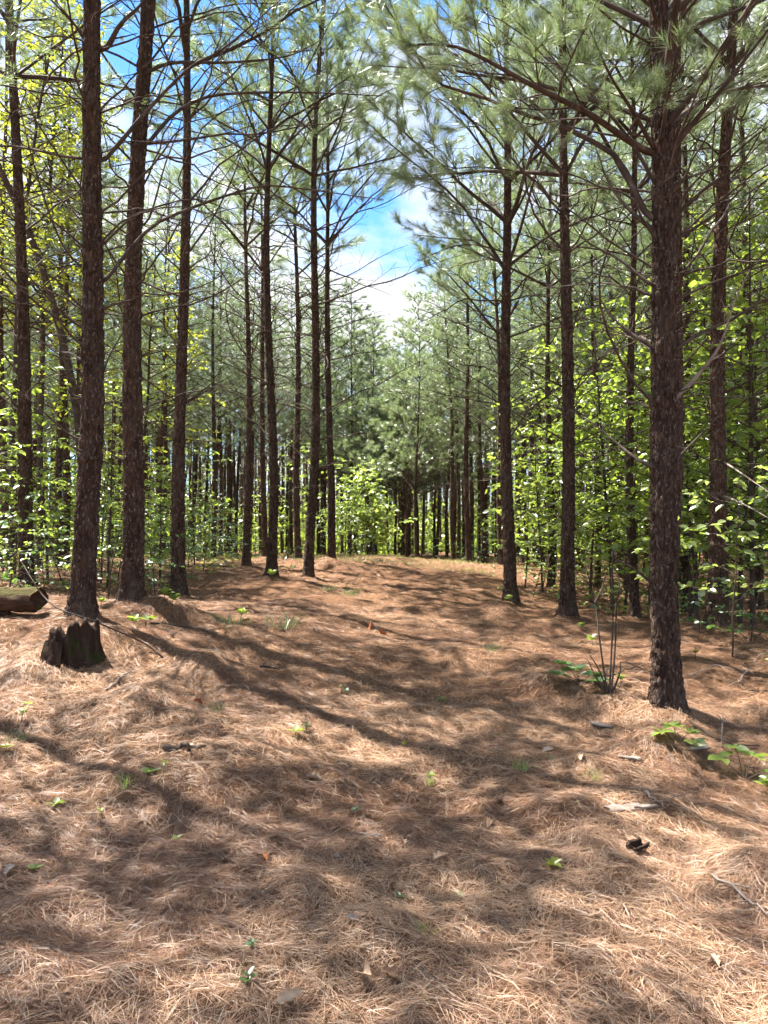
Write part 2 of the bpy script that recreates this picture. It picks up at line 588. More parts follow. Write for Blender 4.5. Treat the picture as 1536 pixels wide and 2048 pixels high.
# ------------------------------------------------------------------ branches
def unit_perp(d, k):
    r = rng.normal(size=(len(d), k, 3))
    r = r - (r * d[:, None]).sum(-1, keepdims=True) * d[:, None]
    return norm(r)


def needles(buf, pos, dirs, K, L0, w0, back=.13, spread=1.05):
    pos = np.asarray(pos); dirs = norm(np.asarray(dirs))
    M = len(pos)
    pr = unit_perp(dirs, K)
    sp = rng.uniform(.25, 1.0, (M, K, 1)) * spread
    d = norm(dirs[:, None] + pr * sp)
    base = pos[:, None] - dirs[:, None] * rng.uniform(0, back, (M, K, 1))
    L = L0 * rng.uniform(.65, 1.1, (M, K, 1))
    tip = base + d * L
    tip[..., 2] -= .10 * L[..., 0]
    wv = norm(np.cross(d, rng.normal(size=(M, K, 3)))) * (w0 * .5)
    V = np.stack([base - wv, base + wv, tip], 2).reshape(-1, 3)
    buf.add(V, np.arange(len(V)).reshape(-1, 3))


def curve_from(start, az, el0, el1, L, n=9, wig=.12):
    s = np.linspace(0, 1, n)
    el = el0 + (el1 - el0) * s + rng.normal(0, .05, n)
    a = az + np.cumsum(rng.normal(0, wig / math.sqrt(n), n)) * 1.2
    st = np.stack([np.cos(el) * np.cos(a), np.cos(el) * np.sin(a), np.sin(el)], -1) * (L / (n - 1))
    p = np.vstack([np.zeros(3), np.cumsum(st[:-1], 0)])
    return np.asarray(start) + p


def resample(p, n):
    p = np.asarray(p, float)
    # Catmull-Rom through the points, then even spacing
    q = np.vstack([2 * p[0] - p[1], p, 2 * p[-1] - p[-2]])
    out = []
    for i in range(1, len(q) - 2):
        for t in np.linspace(0, 1, 8, endpoint=False):
            out.append(.5 * ((2 * q[i]) + (-q[i - 1] + q[i + 1]) * t + (2 * q[i - 1] - 5 * q[i] + 4 * q[i + 1] - q[i + 2]) * t * t + (-q[i - 1] + 3 * q[i] - 3 * q[i + 1] + q[i + 2]) * t ** 3))
    out.append(p[-1]); out = np.array(out)
    L = np.r_[0, np.cumsum(np.linalg.norm(np.diff(out, axis=0), axis=1))]
    s = np.linspace(0, L[-1], n)
    return np.stack([np.interp(s, L, out[:, k]) for k in range(3)], -1)


def grow(path, r0, live, dense=1.0, sides=5, needle_w=.0034, K=60, tuft_every=1, twig_sides=3, bare_from=.22, nl=.17, tn=5):
    """wood + needle buffers of one branch along path"""
    wood, green = Buf(), Buf()
    n = len(path)
    L = np.linalg.norm(np.diff(path, axis=0), axis=1).sum()
    rad = r0 * (1 - np.linspace(0, 1, n) ** 1.1 * .82)
    tube(wood, path, rad, sides)
    tp, td = [], []
    tang = norm(np.gradient(path, axis=0))
    m = max(3, int(L * (4.2 if live else 3.3) * dense))
    side = 1
    for k in range(m):
        s = bare_from + (1 - bare_from) * (k + rng.random()) / m * .97
        i = min(n - 2, int(s * (n - 1))); f = s * (n - 1) - i
        p0 = path[i] * (1 - f) + path[i + 1] * f; t = tang[i]
        side = -side
        out = norm(np.cross(t, [0, 0, 1]))
        ang = rng.uniform(.6, 1.05)
        d = norm(t * math.cos(ang) + out * side * math.sin(ang) + np.array([0, 0, rng.uniform(-.15, .38)]))
        l = L * rng.uniform(.16, .34) * (1.12 - .75 * s) + .10
        if not live: l *= rng.choice([.35, .7, 1.0, 1.25])
        az = math.atan2(d[1], d[0]); el = math.asin(np.clip(d[2], -1, 1))
        tw = curve_from(p0, az, el, el + rng.uniform(-.25, .5), l, tn, .35)
        r1 = max(.0022, rad[i] * .42)
        tube(wood, tw, np.linspace(r1, r1 * .45, tn), twig_sides, False)
        tp.append(tw[-1]); td.append(tw[-1] - tw[-2])
        if l > .32:
            for _ in range(2 if live else rng.integers(0, 3)):
                j = rng.integers(1, tn - 1)
                d2 = norm(tw[j + 1] - tw[j]) + rng.normal(0, .55, 3)
                d2 = norm(d2); l2 = l * rng.uniform(.3, .55)
                t2 = curve_from(tw[j], math.atan2(d2[1], d2[0]), math.asin(d2[2]), math.asin(d2[2]) + .2, l2, max(2, tn - 1), .3)
                tube(wood, t2, np.linspace(r1 * .6, r1 * .3, max(2, tn - 1)), 3, False)
                tp.append(t2[-1]); td.append(t2[-1] - t2[-2])
    tp.append(path[-1]); td.append(path[-1] - path[-2])
    if live:
        tp = np.array(tp)[::tuft_every]; td = norm(np.array(td)[::tuft_every]) + np.array([0, 0, .15])
        needles(green, tp, td, K, nl, needle_w)
    return wood, green


NDEAD, NLIVE = 12, 12
DEAD, LIVE, LIVEG = [], [], []
for k in range(NDEAD):
    L = [1.1, 1.5, 2.0, 2.4, 2.7, .8][k % 6] * rng.uniform(.9, 1.1)
    p = curve_from((0, 0, 0), 0, rng.uniform(.15, .85), rng.uniform(-.3, .35), L, 10, .5)
    p[2:] += np.cumsum(rng.normal(0, .022, (8, 3)), 0)
    w, g = grow(p, .009 + .0026 * L, False, rng.uniform(.9, 1.6))
    DEAD.append((w.mesh('dead_branch', M_branch, True), L))
for k in range(NLIVE):
    L = [1.3, 1.7, 2.1, 2.5][k % 4] * rng.uniform(.92, 1.08)
    p = curve_from((0, 0, 0), 0, rng.uniform(.35, .8), rng.uniform(.0, .5), L, 10, .3)
    w, g = grow(p, .010 + .0036 * L, True, 1.35, K=90, needle_w=.0028)
    LIVE.append((w.mesh('live_branch', M_branch, True), L)); LIVEG.append(g.mesh('needles', M_needle))
# short leaders for the tree tops
STUB = Buf(); tube(STUB, curve_from((0, 0, 0), 0, .35, .5, .16, 4, .2), [.016, .014, .012, .009], 5)
STUB = STUB.mesh('stub', M_branch, True)


# ------------------------------------------------------------------ pine trunks
def trunk_buf(axis_fn, H, rbh, whorls, seed, nseg=44, dz=.03, zfine=9.0, depth=.016):
    z = np.r_[np.arange(-.25, zfine, dz), np.arange(zfine, H, .25), H]
    th = np.arange(nseg) / nseg * 2 * math.pi
    Z, TH = np.meshgrid(z, th, indexing='ij')
    k = rbh / (1 - 1.3 / H) ** .85
    base = k * np.clip(1 - np.maximum(z, 0) / H, 0.004, 1) ** .85
    flare = 1 + .55 * np.exp(-np.maximum(z + .05, 0) / .16)
    bul = np.zeros_like(z)
    for wz in whorls: bul += .10 * np.exp(-((z - wz) / .05) ** 2)
    rr = (base * flare * (1 + bul))[:, None]
    lob = 1 + (.17 * np.exp(-np.maximum(z, 0) / .25))[:, None] * np.sin(TH * 4 + seed) + .02 * np.sin(TH * 2 + Z * 1.3 + seed)
    nu = max(6, int(round(2 * math.pi * rbh / .055)))
    uw = TH / (2 * math.pi) * nu + .55 * fbm(np.cos(TH) * 2 + Z * 3.1, np.sin(TH) * 2 + seed, seed, 2)
    e, idn = cells(uw, Z / .13 + .5 * fbm(np.cos(TH) * 2.3 + seed, np.sin(TH) * 2.3 + Z * 5, seed + 3, 2), nu, seed)
    plate = np.clip(e / .34, 0, 1); plate = plate * plate * (3 - 2 * plate)
    dep = depth * np.clip(base / rbh, .35, 1.15)[:, None]
    disp = dep * (plate * (.7 + .6 * idn) - 1.1) + .35 * dep * fbm(uw * 3, Z * 30, seed + 8, 2)
    Rr = rr * lob + disp * np.where(z > H - 2, .2, 1)[:, None]
    Rr = np.maximum(Rr, .004)
    ax = axis_fn(z)
    V = np.stack([ax[:, 0:1] + Rr * np.cos(TH), ax[:, 1:2] + Rr * np.sin(TH), np.broadcast_to(Z, Rr.shape)], -1)
    n = len(z)
    i = np.arange(n - 1)[:, None] * nseg; j = np.arange(nseg)[None]; kk = (j + 1) % nseg
    Q = np.stack([i + j, i + kk, i + nseg + kk, i + nseg + j], -1).reshape(-1, 4)
    bu = Buf(); bu.add(V, None, Q)
    return bu, lambda zz: np.interp(zz, z, base)


def make_axis(lx, ly, seed):
    a, ph = .035 + .02 * (seed % 3), seed * 1.7

    def fn(z):
        z = np.asarray(z, float); s = np.clip(z / 2.0, 0, 1)
        return np.stack([lx * z + a * s * np.sin(z * .55 + ph), ly * z + a * s * np.cos(z * .47 + ph)], -1)
    return fn


PLACED = []
LABELS = {
    'L1': 'slim dark pine at the picture\'s far left, rising behind the mossy log',
    'L2': 'thick dark-barked pine standing directly behind the rotten stump',
    'L3': 'thick pine between the one behind the stump and the thinner pine on the clearing edge',
    'L4': 'medium pine on the left clearing edge with short broken branch stubs',
    'L5': 'straight thin pine standing alone left of the crossing pair of trunks',
    'L6': 'pine in front of a thinner trunk, mid left beyond the rise',
    'L6b': 'thin pine half hidden behind the mid-left pine',
    'L7': 'thin pine just behind and left of the reddish-based trunk',
    'L8': 'pine with reddish scaly base standing on a sunlit needle hump left of centre',
    'L9': 'pine beside the dark needle mound at the crest, nearest the bright green bush',
    'R1': 'pine with a small green plant at its foot, right edge of the sunny crest',
    'R1b': 'thin pine tucked behind the one with a green plant at its foot',
    'R2': 'dark pine left of the bare multi-stemmed shrub, lit ground at its base',
    'R2b': 'thin pine seen between the two dark pines right of the clearing',
    'R3': 'narrow reddish pine just left of the biggest right-hand trunk',
    'R4': 'largest nearest pine on the right with long needled limbs overhead',
    'R4b': 'pine trunk hidden right behind the largest nearest pine',
    'R5': 'dark pine near the right edge above the leafy sapling',
}


AXES = {}
THIN = dict(L4=.15, L5=.2, L6b=.4, L7=.3)


def near_pine(key, t, seed):
    p = t['p'].copy(); p[2] = float(G(p[0], p[1])) - .02
    up = P(*t['t'], t['d'])
    lx = (up[0] - p[0]) / max(1.0, up[2] - p[2])
    if key == 'R4': lx += .004
    H, cb = t['H'], t['cb']
    ax = make_axis(lx, rng.normal(0, .008), seed)
    # keep the pixel of the upper point
    corr = float(ax(up[2] - p[2])[0]) - lx * (up[2] - p[2])
    lx -= corr / (up[2] - p[2]); ax = make_axis(lx, rng.normal(0, .006), seed)
    whorls = []
    z = rng.uniform(1.3, 1.7)
    while z < H - .5:
        whorls.append(z); z += rng.uniform(.42, .72) if z < cb else rng.uniform(.6, 1.0)
    near = t['d'] < 11
    tb, rad = trunk_buf(ax, H, t['w'] / 2, [w for w in whorls if w < 10], seed, 56 if near else (40 if t['d'] < 17 else 28), .022 if near else (.035 if t['d'] < 17 else .06), min(H - 1, 1.5 + .72 * t['d'] + .6))
    root = bpy.data.objects.new('pine_tree', None); col.objects.link(root); root.location = p
    tag(root, LABELS[key], 'pine tree', 'pines along the edges of the clearing')
    obj('trunk', tb.mesh('trunk', M_bark, True), root)
    zvis = 1.5 + .72 * t['d'] + 1.5          # nothing of the tree above this shows in the picture
    az0 = rng.uniform(0, 6.28)
    for wz in whorls:
        frac = (wz - cb) / (H - cb)
        nb = rng.integers(3, 6) if wz > 2.2 else rng.integers(0, 3)
        if wz > cb: nb = rng.integers(3, 5)
        if wz > zvis + 1: nb = 2
        az0 += 1.1
        for q in range(nb):
            if wz > cb and rng.random() < THIN.get(key, 0): continue
            a = az0 + q * 2 * math.pi / max(nb, 1) + rng.normal(0, .3)
            c = ax(wz); rr = float(rad(wz))
            loc = (c[0] + math.cos(a) * rr * .7, c[1] + math.sin(a) * rr * .7, wz + rng.normal(0, .03))
            if wz < cb:
                if wz < 2.4 and rng.random() < .6:
                    obj('branch_stub', STUB, root, loc, (0, 0, a), rng.uniform(.6, 1.3)); continue
                me, L = DEAD[rng.integers(NDEAD)]
                sc = rng.uniform(.75, 1.2) * (.65 + .5 * min(1, wz / cb))
                obj('branch', me, root, loc, (rng.normal(0, .25), rng.normal(-.05, .14), a), sc)
            else:
                i = rng.integers(NLIVE); me, L = LIVE[i]
                want = 3.1 * (1 - max(0, frac)) ** .8 + .35
                sc = want / L * rng.uniform(.85, 1.15)
                bo = obj('branch', me, root, loc, (rng.normal(0, .2), rng.normal(-.1 - .45 * max(frac, 0), .15), a), sc)
                obj('needles', LIVEG[i], bo)
    PLACED.append((p[0], p[1]))
    AXES[key] = ax
    return root, p


ROOTS = {}
for i, (k, t) in enumerate(PINES.items()):
    ROOTS[k] = near_pine(k, t, i + 3)


def special(key, pts, r0, live=False, drift=0.0, dense=1.0, pale=False, K=60, name='branch', bare=.22, nl=.17):
    """a branch whose course is read from the photograph; drift moves its tip nearer (-) or farther (+)"""
    root, p = ROOTS[key]
    d0 = PINES[key]['d']
    n = len(pts)
    w = np.array([P(X, Y, d0 + drift * (i / (n - 1))) for i, (X, Y) in enumerate(pts)]) - p
    c0 = AXES[key](w[0, 2] - .04)
    w = np.vstack([[c0[0], c0[1], w[0, 2] - .05], w])
    path = resample(w, 18)
    wood, g = grow(path, r0, live, dense, 6, K=K, bare_from=bare, nl=nl)
    bo = obj(name, wood.mesh('limb', M_pale if pale else M_branch, True), root)
    if live: obj('needles', g.mesh('needles', M_needle), bo)


special('L2', [(203, 570), (290, 465), (360, 425), (490, 380), (555, 372), (768, 400)], .022, drift=.6)
special('L2', [(208, 320), (300, 215), (380, 135), (450, 95), (560, 0)], .026, drift=.5)
special('L2', [(213, 95), (240, 50), (285, 5), (300, -40)], .035, drift=-.3)
special('L2', [(178, 95), (150, 50), (110, 0)], .022, drift=-.3)
special('L2', [(172, 390), (90, 270), (50, 200), (20, 150)], .016, drift=.4)
special('L2', [(170, 540), (120, 480), (60, 300), (10, 60)], .014, drift=-.5)
special('L2', [(155, 650), (90, 590), (0, 480)], .016, drift=-.4)
special('L2', [(140, 870), (60, 800), (0, 760)], .013, drift=-.5)
special('L2', [(195, 790), (215, 720), (250, 660), (300, 590)], .013, drift=.3)
special('L3', [(297, 285), (340, 235), (385, 205), (450, 188), (610, 185), (768, 192)], .026, drift=.8)
special('L3', [(300, 142), (350, 125), (450, 125), (575, 112), (650, 75)], .024, drift=.6)
special('L3', [(262, 320), (215, 270), (205, 240)], .018, drift=-.3)
special('L3', [(297, 440), (330, 330), (360, 250), (375, 190)], .014, drift=.3)
special('L4', [(380, 610), (430, 590), (480, 560), (530, 520)], .016, drift=-.5)
special('L4', [(378, 800), (420, 770), (445, 745)], .019, drift=-.3, dense=.3)
special('L4', [(378, 790), (395, 765), (402, 758)], .014, drift=-.2, dense=.2)
special('L4', [(379, 745), (395, 735), (401, 728)], .016, drift=-.2, dense=.2)
special('L4', [(376, 805), (430, 770), (490, 735)], .013, drift=.4, dense=.6)
special('L4', [(378, 505), (440, 410), (490, 280), (540, 30)], .017, drift=.7)
special('L6', [(535, 860), (560, 790), (570, 770)], .014, dense=.3)
special('L8', [(632, 320), (680, 295), (768, 258)], .018, drift=.6)
# the big live limbs of the nearest right-hand pine
special('R4', [(1293, 302), (1248, 275), (1198, 240), (1148, 212), (1063, 170), (953, 110), (893, 90), (813, 90)], .034, True, -1.3, 1.5, K=72, bare=.12, nl=.16)
special('R4', [(1300, 440), (1268, 380), (1238, 320), (1198, 290), (1118, 250), (1038, 225), (968, 195), (868, 160), (808, 65), (768, 10)], .03, True, .8, 1.1, K=90, bare=.35)
special('R4', [(1300, 455), (1250, 410), (1215, 360), (1190, 290)], .022, drift=.5, pale=False)
special('R4', [(1342, 300), (1400, 230), (1450, 170), (1536, 60), (1580, 0)], .030, True, -.8, 1.1, K=70, bare=.15)
special('R4', [(1320, 300), (1335, 200), (1345, 150), (1360, 60)], .022, True, -1.2, 1.4, K=72, bare=.1, nl=.16)
special('R4', [(1310, 300), (1270, 230), (1220, 150), (1180, 60)], .024, True, -1.0, 1.3, K=72, bare=.15, nl=.16)
special('R4', [(1350, 430), (1420, 370), (1480, 330), (1536, 240)], .021, drift=-.6)
special('R4', [(1352, 480), (1440, 420), (1500, 360)], .018, drift=-.4)
special('R4', [(1296, 565), (1240, 520), (1170, 480), (1130, 430)], .018, drift=.5)
special('R4', [(1296, 690), (1230, 640), (1200, 600), (1160, 570)], .017, drift=.7)
special('R4', [(1295, 930), (1250, 900), (1190, 850), (1140, 820)], .019, drift=.8)
special('R4', [(1347, 800), (1400, 745), (1440, 690), (1470, 600), (1500, 540)], .021, drift=-.5, pale=True, dense=.7)
special('R4', [(1350, 920), (1400, 870), (1440, 830)], .012, drift=.5)
special('R4', [(1298, 1160), (1265, 1135), (1235, 1120)], .016, drift=-.4, dense=.4)
special('R5', [(1440, 920), (1480, 945), (1560, 1000)], .018, drift=-1.5, pale=True, dense=.7)
special('R5', [(1440, 990), (1490, 1010), (1560, 1050)], .018, drift=-1.8, pale=True, dense=.7)
special('R5', [(1462, 780), (1500, 760), (1560, 720)], .022, drift=-.3)
special('R5', [(1450, 560), (1490, 540), (1560, 480)], .020, drift=-.3)
special('R5', [(1455, 210), (1480, 240), (1510, 180), (1560, 110)], .02, drift=-1.0)
special('R1', [(1008, 480), (960, 440), (900, 425), (860, 415)], .017, True, .4, 1.0, K=70, bare=.3)
special('R1', [(1008, 505), (950, 490), (900, 495), (840, 520)], .016, True, -.4, 1.0, K=70, bare=.3)
special('R1', [(1006, 690), (960, 665), (900, 640), (830, 615)], .015, drift=-.4)
special('R1', [(1006, 800), (970, 770), (900, 730), (860, 700)], .016, drift=.2)
special('R1', [(1008, 645), (950, 620), (880, 570), (840, 540)], .014, True, .5, .8, K=50, bare=.4)
special('R2', [(1118, 770), (1070, 745), (1030, 720), (990, 690)], .015, drift=-.3)
special('R2', [(1140, 790), (1180, 750), (1220, 700)], .016, drift=-.2)


# ------------------------------------------------------------------ the wood behind: shared trunk, limb and crown meshes
def far_set(H, cb, seed, kk=26, nw=.0085):
    ax = make_axis(rng.normal(0, .006), rng.normal(0, .006), seed)
    limbs, crown = Buf(), Buf()
    whorls = []
    z = rng.uniform(1.6, 2.2)
    while z < H - .3:
        whorls.append(z); z += rng.uniform(.45, .65)
    tb, rad = trunk_buf(ax, H, .092 * (H / 14.5), whorls, seed, 14, .12, H - .3, .006)
    az0 = 0
    for wz in whorls:
        fr = (wz - cb) / (H - cb)
        nb = 4 if wz > cb else rng.integers(2, 4)
        az0 += 1.0
        for q in range(nb):
            a = az0 + q * 6.283 / nb + rng.normal(0, .3)
            c = ax(wz); s = np.array([c[0], c[1], wz])
            if wz < cb:
                L = rng.uniform(.7, 2.2)
                p = curve_from(s, a, rng.uniform(.4, .9), rng.uniform(-.05, .4), L, 6, .3)
                w, g = grow(p, .014, False, .7, 4, tn=3)
            else:
                L = (2.45 * (1 - fr) ** .75 + .35) * rng.uniform(.75, 1.2)
                p = curve_from(s, a, .45 + .4 * fr, rng.uniform(0, .5), L, 6, .3)
                w, g = grow(p, .016, True, .9, 4, nw, kk, nl=.19, tn=3)
            limbs.merge(w); crown.merge(g)
    # leader tuft
    needles(crown, np.array([[*ax(H), H], [*ax(H - .3), H - .3]]), np.array([[0, 0, 1], [0, 0, 1.0]]), 60, .2, nw)
    return tb.mesh('trunk', M_bark, True), limbs.mesh('limbs', M_branch), crown.mesh('crown', M_needle)


FAR = [far_set(15.5, 5.4, 31), far_set(14.8, 4.8, 32), far_set(16.2, 6.2, 33), far_set(15.0, 5.2, 34)]
YOUNG = [far_set(10.0, 2.8, 41, 42, .011), far_set(10.8, 3.2, 42, 42, .011)]


def far_pine(x, y, kind, label, group, sc=1.0, rz=None, lean=None):
    e = bpy.data.objects.new('pine_tree', None); col.objects.link(e)
    e.location = (x, y, float(G(x, y)) - .05)
    e.rotation_euler = (rng.normal(0, .012), rng.normal(0, .012), rng.uniform(0, 6.28) if rz is None else rz)
    e.scale = (sc * rng.uniform(.9, 1.2),) * 2 + (sc,)
    tag(e, label, 'pine tree', group)
    for nm, me in zip(('trunk', 'limbs', 'crown'), kind): obj(nm, me, e)
    PLACED.append((x, y))
    return e


# trees whose trunks the photograph singles out: pixel of the base, distance, kind
for X, Y, d, k, sc, lab in [
    (833, 1112, 29, YOUNG[0], 1.02, 'straight dark pine in the middle of the gap, right of the bright bush'),
    (938, 1128, 27, FAR[0], .95, 'thicker trunk at the crest, halfway between bright bush and right clearing edge'),
    (907, 1118, 30, FAR[1], .9, 'first of the close pair of slim trunks beyond the crest'),
    (917, 1118, 32, FAR[2], .88, 'second of the close pair of slim trunks beyond the crest'),
    (968, 1122, 31, FAR[3], .95, 'slim trunk beyond the crest, next left of the thin pine with a partner'),
    (737, 1110, 36, YOUNG[1], 1.05, 'young pine with a full crown rising right above the bright bush'),
    (752, 1110, 39, YOUNG[0], 1.12, 'thin trunk close behind the bright bush'),
    (790, 1110, 38, YOUNG[1], .95, 'slender young pine just right of the bright bush'),
    (873, 1112, 36, YOUNG[0], 1.1, 'thin young pine standing in the gap between crest trunks'),
    (427, 1117, 33, FAR[1], .95, 'first of three slim trunks left of the straight thin pine'),
    (441, 1117, 35, FAR[2], .95, 'middle of three slim trunks left of the straight thin pine'),
    (455, 1115, 37, FAR[3], .95, 'last of three slim trunks left of the straight thin pine'),
    (325, 1122, 27, FAR[0], .95, 'slim shaded pine seen between the two medium left trunks'),
    (118, 1120, 19, FAR[3], .95, 'shaded pine seen between the far-left trunk and the one behind the stump'),
    (1375, 1190, 15, FAR[2], .9, 'slim pine seen in the gap right of the largest trunk'),
    (1195, 1150, 19, FAR[1], .85, 'slim pine behind leaves between the dark right pine and the reddish one'),
    (1240, 1140, 22, FAR[0], .9, 'thin pine deep behind the narrow reddish trunk'),
    (1072, 1130, 27, FAR[3], .9, 'thin pine in the distance right of the crest pine'),
    (1158, 1135, 24, FAR[2], .9, 'thin pine in the distance just right of the dark right pine'),
]:
    q = P(X, Y, d)
    far_pine(q[0], q[1], k, lab, 'slim pines of the wood', sc)


def in_clearing(x, y):
    le = np.interp(y, [0, 8, 12.5, 16, 20, 27, 30], [-4.5, -4.4, -4.2, -3.6, -3.4, -4.2, 99])
    ri = np.interp(y, [0, 7, 12, 16, 22, 27, 30], [3.6, 3.9, 3.9, 3.6, 3.6, 3.6, -99])
    if y > 27: return abs(x + .4) < np.interp(y, [27, 31, 33], [4.0, 2.6, 0]) - 0
    return le < x < ri


WOOD = []
cnt = 0
for gyy in np.r_[np.arange(9.5, 28, 2.75), np.arange(28, 47, 2.35)]:
    for gxx in np.arange(-34, 35, 2.75 if gyy < 28 else 2.35):
        x = gxx + rng.uniform(-.8, .8); y = gyy + rng.uniform(-.7, .7)
        if abs(x) > .54 * y + 2.5 or in_clearing(x, y): continue
        if any((x - a) ** 2 + (y - c) ** 2 < 1.5 ** 2 for a, c in PLACED): continue
        px = 768 + x / y * F
        if y < 14 and rng.random() < .35: continue
        if x < 0 and y < 23 and (x > -7.2 or rng.random() < .3): continue
        if x < 0 and 22 <= y < 36 and (x > -5.5 or rng.random() < .3): continue
        if 690 < px < 905 and y < 62:
            if y < 31: continue
            Hmax = 1.55 + (1085 - (660 - .9 * abs(px - 800))) / F * y - 1.0
            kind = YOUNG[rng.integers(2)]; sc = min(1.4, Hmax / 10.4) * rng.uniform(.85, 1.02)
        else:
            kind = FAR[rng.integers(4)]; sc = rng.uniform(.88, 1.06)
        if y < 24: zone = 'near'
        elif y < 42: zone = 'middle'
        else: zone = 'deep'
        sd = 'left of' if x < -1.5 else ('right of' if x > 4 else 'behind')
        lab = {'near': 'pine among the first shaded ranks of the wood %s the clearing', 'middle': 'pine in the middle ranks of the wood %s the clearing', 'deep': 'slender pine deep in the wood %s the clearing'}[zone] % sd
        WOOD.append((px, far_pine(x, y, kind, lab, '%s pines %s the clearing' % (zone, sd), sc)))
        cnt += 1
# unseen pines of the same stand, added beside the viewer for their shade
for x, y in [(-6.9, 5.0), (-5.6, 7.2), (-4.3, 4.0), (-3.4, 1.4), (5.6, 4.4)]:
    far_pine(x, y, FAR[rng.integers(4)], 'unseen pine added beside the viewer for its shade', 'unseen pines added for shade', rng.uniform(.95, 1.05))
print('far pines', cnt)

# far-off wood that closes the view: one mass
fw = Buf(); fwn = Buf(); fwl = Buf()
for _ in range(900):
    y = math.sqrt(rng.uniform(46 ** 2, 110 ** 2)); x = rng.uniform(-1, 1) * (.56 * y + 6); z0 = float(G(x, y)) - .1
    tube(fw, np.array([[x, y, z0], [x + rng.normal(0, .15), y, z0 + 5], [x + rng.normal(0, .25), y, z0 + 9]]), [.10, .08, .05], 4, False)
for _ in range(620):
    y = math.sqrt(rng.uniform(48 ** 2, 120 ** 2)); x = rng.uniform(-1, 1) * (.56 * y + 6)
    px = 768 + x / y * F
    H = rng.uniform(13, 15.5)
    if 690 < px < 905: H = min(H, (1.55 + (1085 - 690) / F * y) * rng.uniform(.85, 1))
    z0 = float(G(x, y)) - .1
    tube(fw, np.array([[x, y, z0], [x + rng.normal(0, .1), y, z0 + H * .6], [x, y, z0 + H]]), [.12, .08, .02], 5)
    m = 52
    lo = .2
    zz = z0 + H * (lo + (1 - lo) * rng.random(m)); a = rng.uniform(0, 6.28, m); rr = 2.2 * np.clip(1 - (zz - z0 - H * lo) / (H * (1.02 - lo)), 0, 1) ** .7 * rng.uniform(.3, 1, m) + .1
    pos = np.stack([x + rr * np.cos(a), y + rr * np.sin(a), zz], -1)
    needles(fwn, pos, np.stack([np.cos(a), np.sin(a), np.full(m, .5)], -1), 11, .40, .05, .3, 1.1)
    for _k in range(4):
        zz = rng.uniform(.1, 4.5, 40) * rng.random(40) ** .6
        needles(fwl, np.stack([x + rng.normal(0, 1.0, 40), y + rng.normal(0, 1.0, 40), z0 + zz], -1), rng.normal(size=(40, 3)), 1, .45, .30, .1, 1)
far_e = bpy.data.objects.new('distant_wood', None); col.objects.link(far_e)
tag(far_e, 'distant mass of pines closing the view', 'wood', kind='stuff')
o = obj('trunks', fw.mesh('trunks', M_bark), far_e); tag(o, kind='stuff')
o = obj('foliage', fwn.mesh('foliage', M_needle), far_e); tag(o, kind='stuff')
o = obj('understory', fwl.mesh('understory', M_leaf), far_e); tag(o, kind='stuff')


# ------------------------------------------------------------------ broadleaf plants
def leaves(buf, pos, dirs, size, flat=.6, simple=False):
    """pointed oval leaves; dirs = leaf axis; blades lie mostly level"""
    pos = np.asarray(pos, float); d = norm(np.asarray(dirs, float)); n = len(pos)
    upv = norm(np.array([0, 0, 1.0]) + rng.normal(0, flat, (n, 3)))
    s = norm(np.cross(d, upv)); u = np.cross(s, d)
    L = (size * rng.uniform(.65, 1.2, n))[:, None]; W = L * rng.uniform(.26, .34, n)[:, None]
    fold = rng.uniform(.05, .35, n)[:, None] * W
    b0 = pos; tip = pos + d * L - u * L * rng.uniform(.0, .25, (n, 1))
    if simple:
        V = np.stack([b0, b0 + d * L * .45 + s * W + u * fold, tip, b0 + d * L * .45 - s * W + u * fold], 1)
        k = np.arange(n)[:, None] * 4
        T = np.concatenate([k + [[0, 1, 2]], k + [[0, 2, 3]]])
        buf.add(V, T)
    else:
        V = np.stack([b0, b0 + d * L * .3 + s * W + u * fold, b0 + d * L * .68 + s * W * .8 + u * fold * .6, tip,
                      b0 + d * L * .68 - s * W * .8 + u * fold * .6, b0 + d * L * .3 - s * W + u * fold], 1)
        k = np.arange(n)[:, None] * 6
        buf.add(V, None, np.concatenate([k + [[0, 1, 2, 3]], k + [[0, 3, 4, 5]]]))


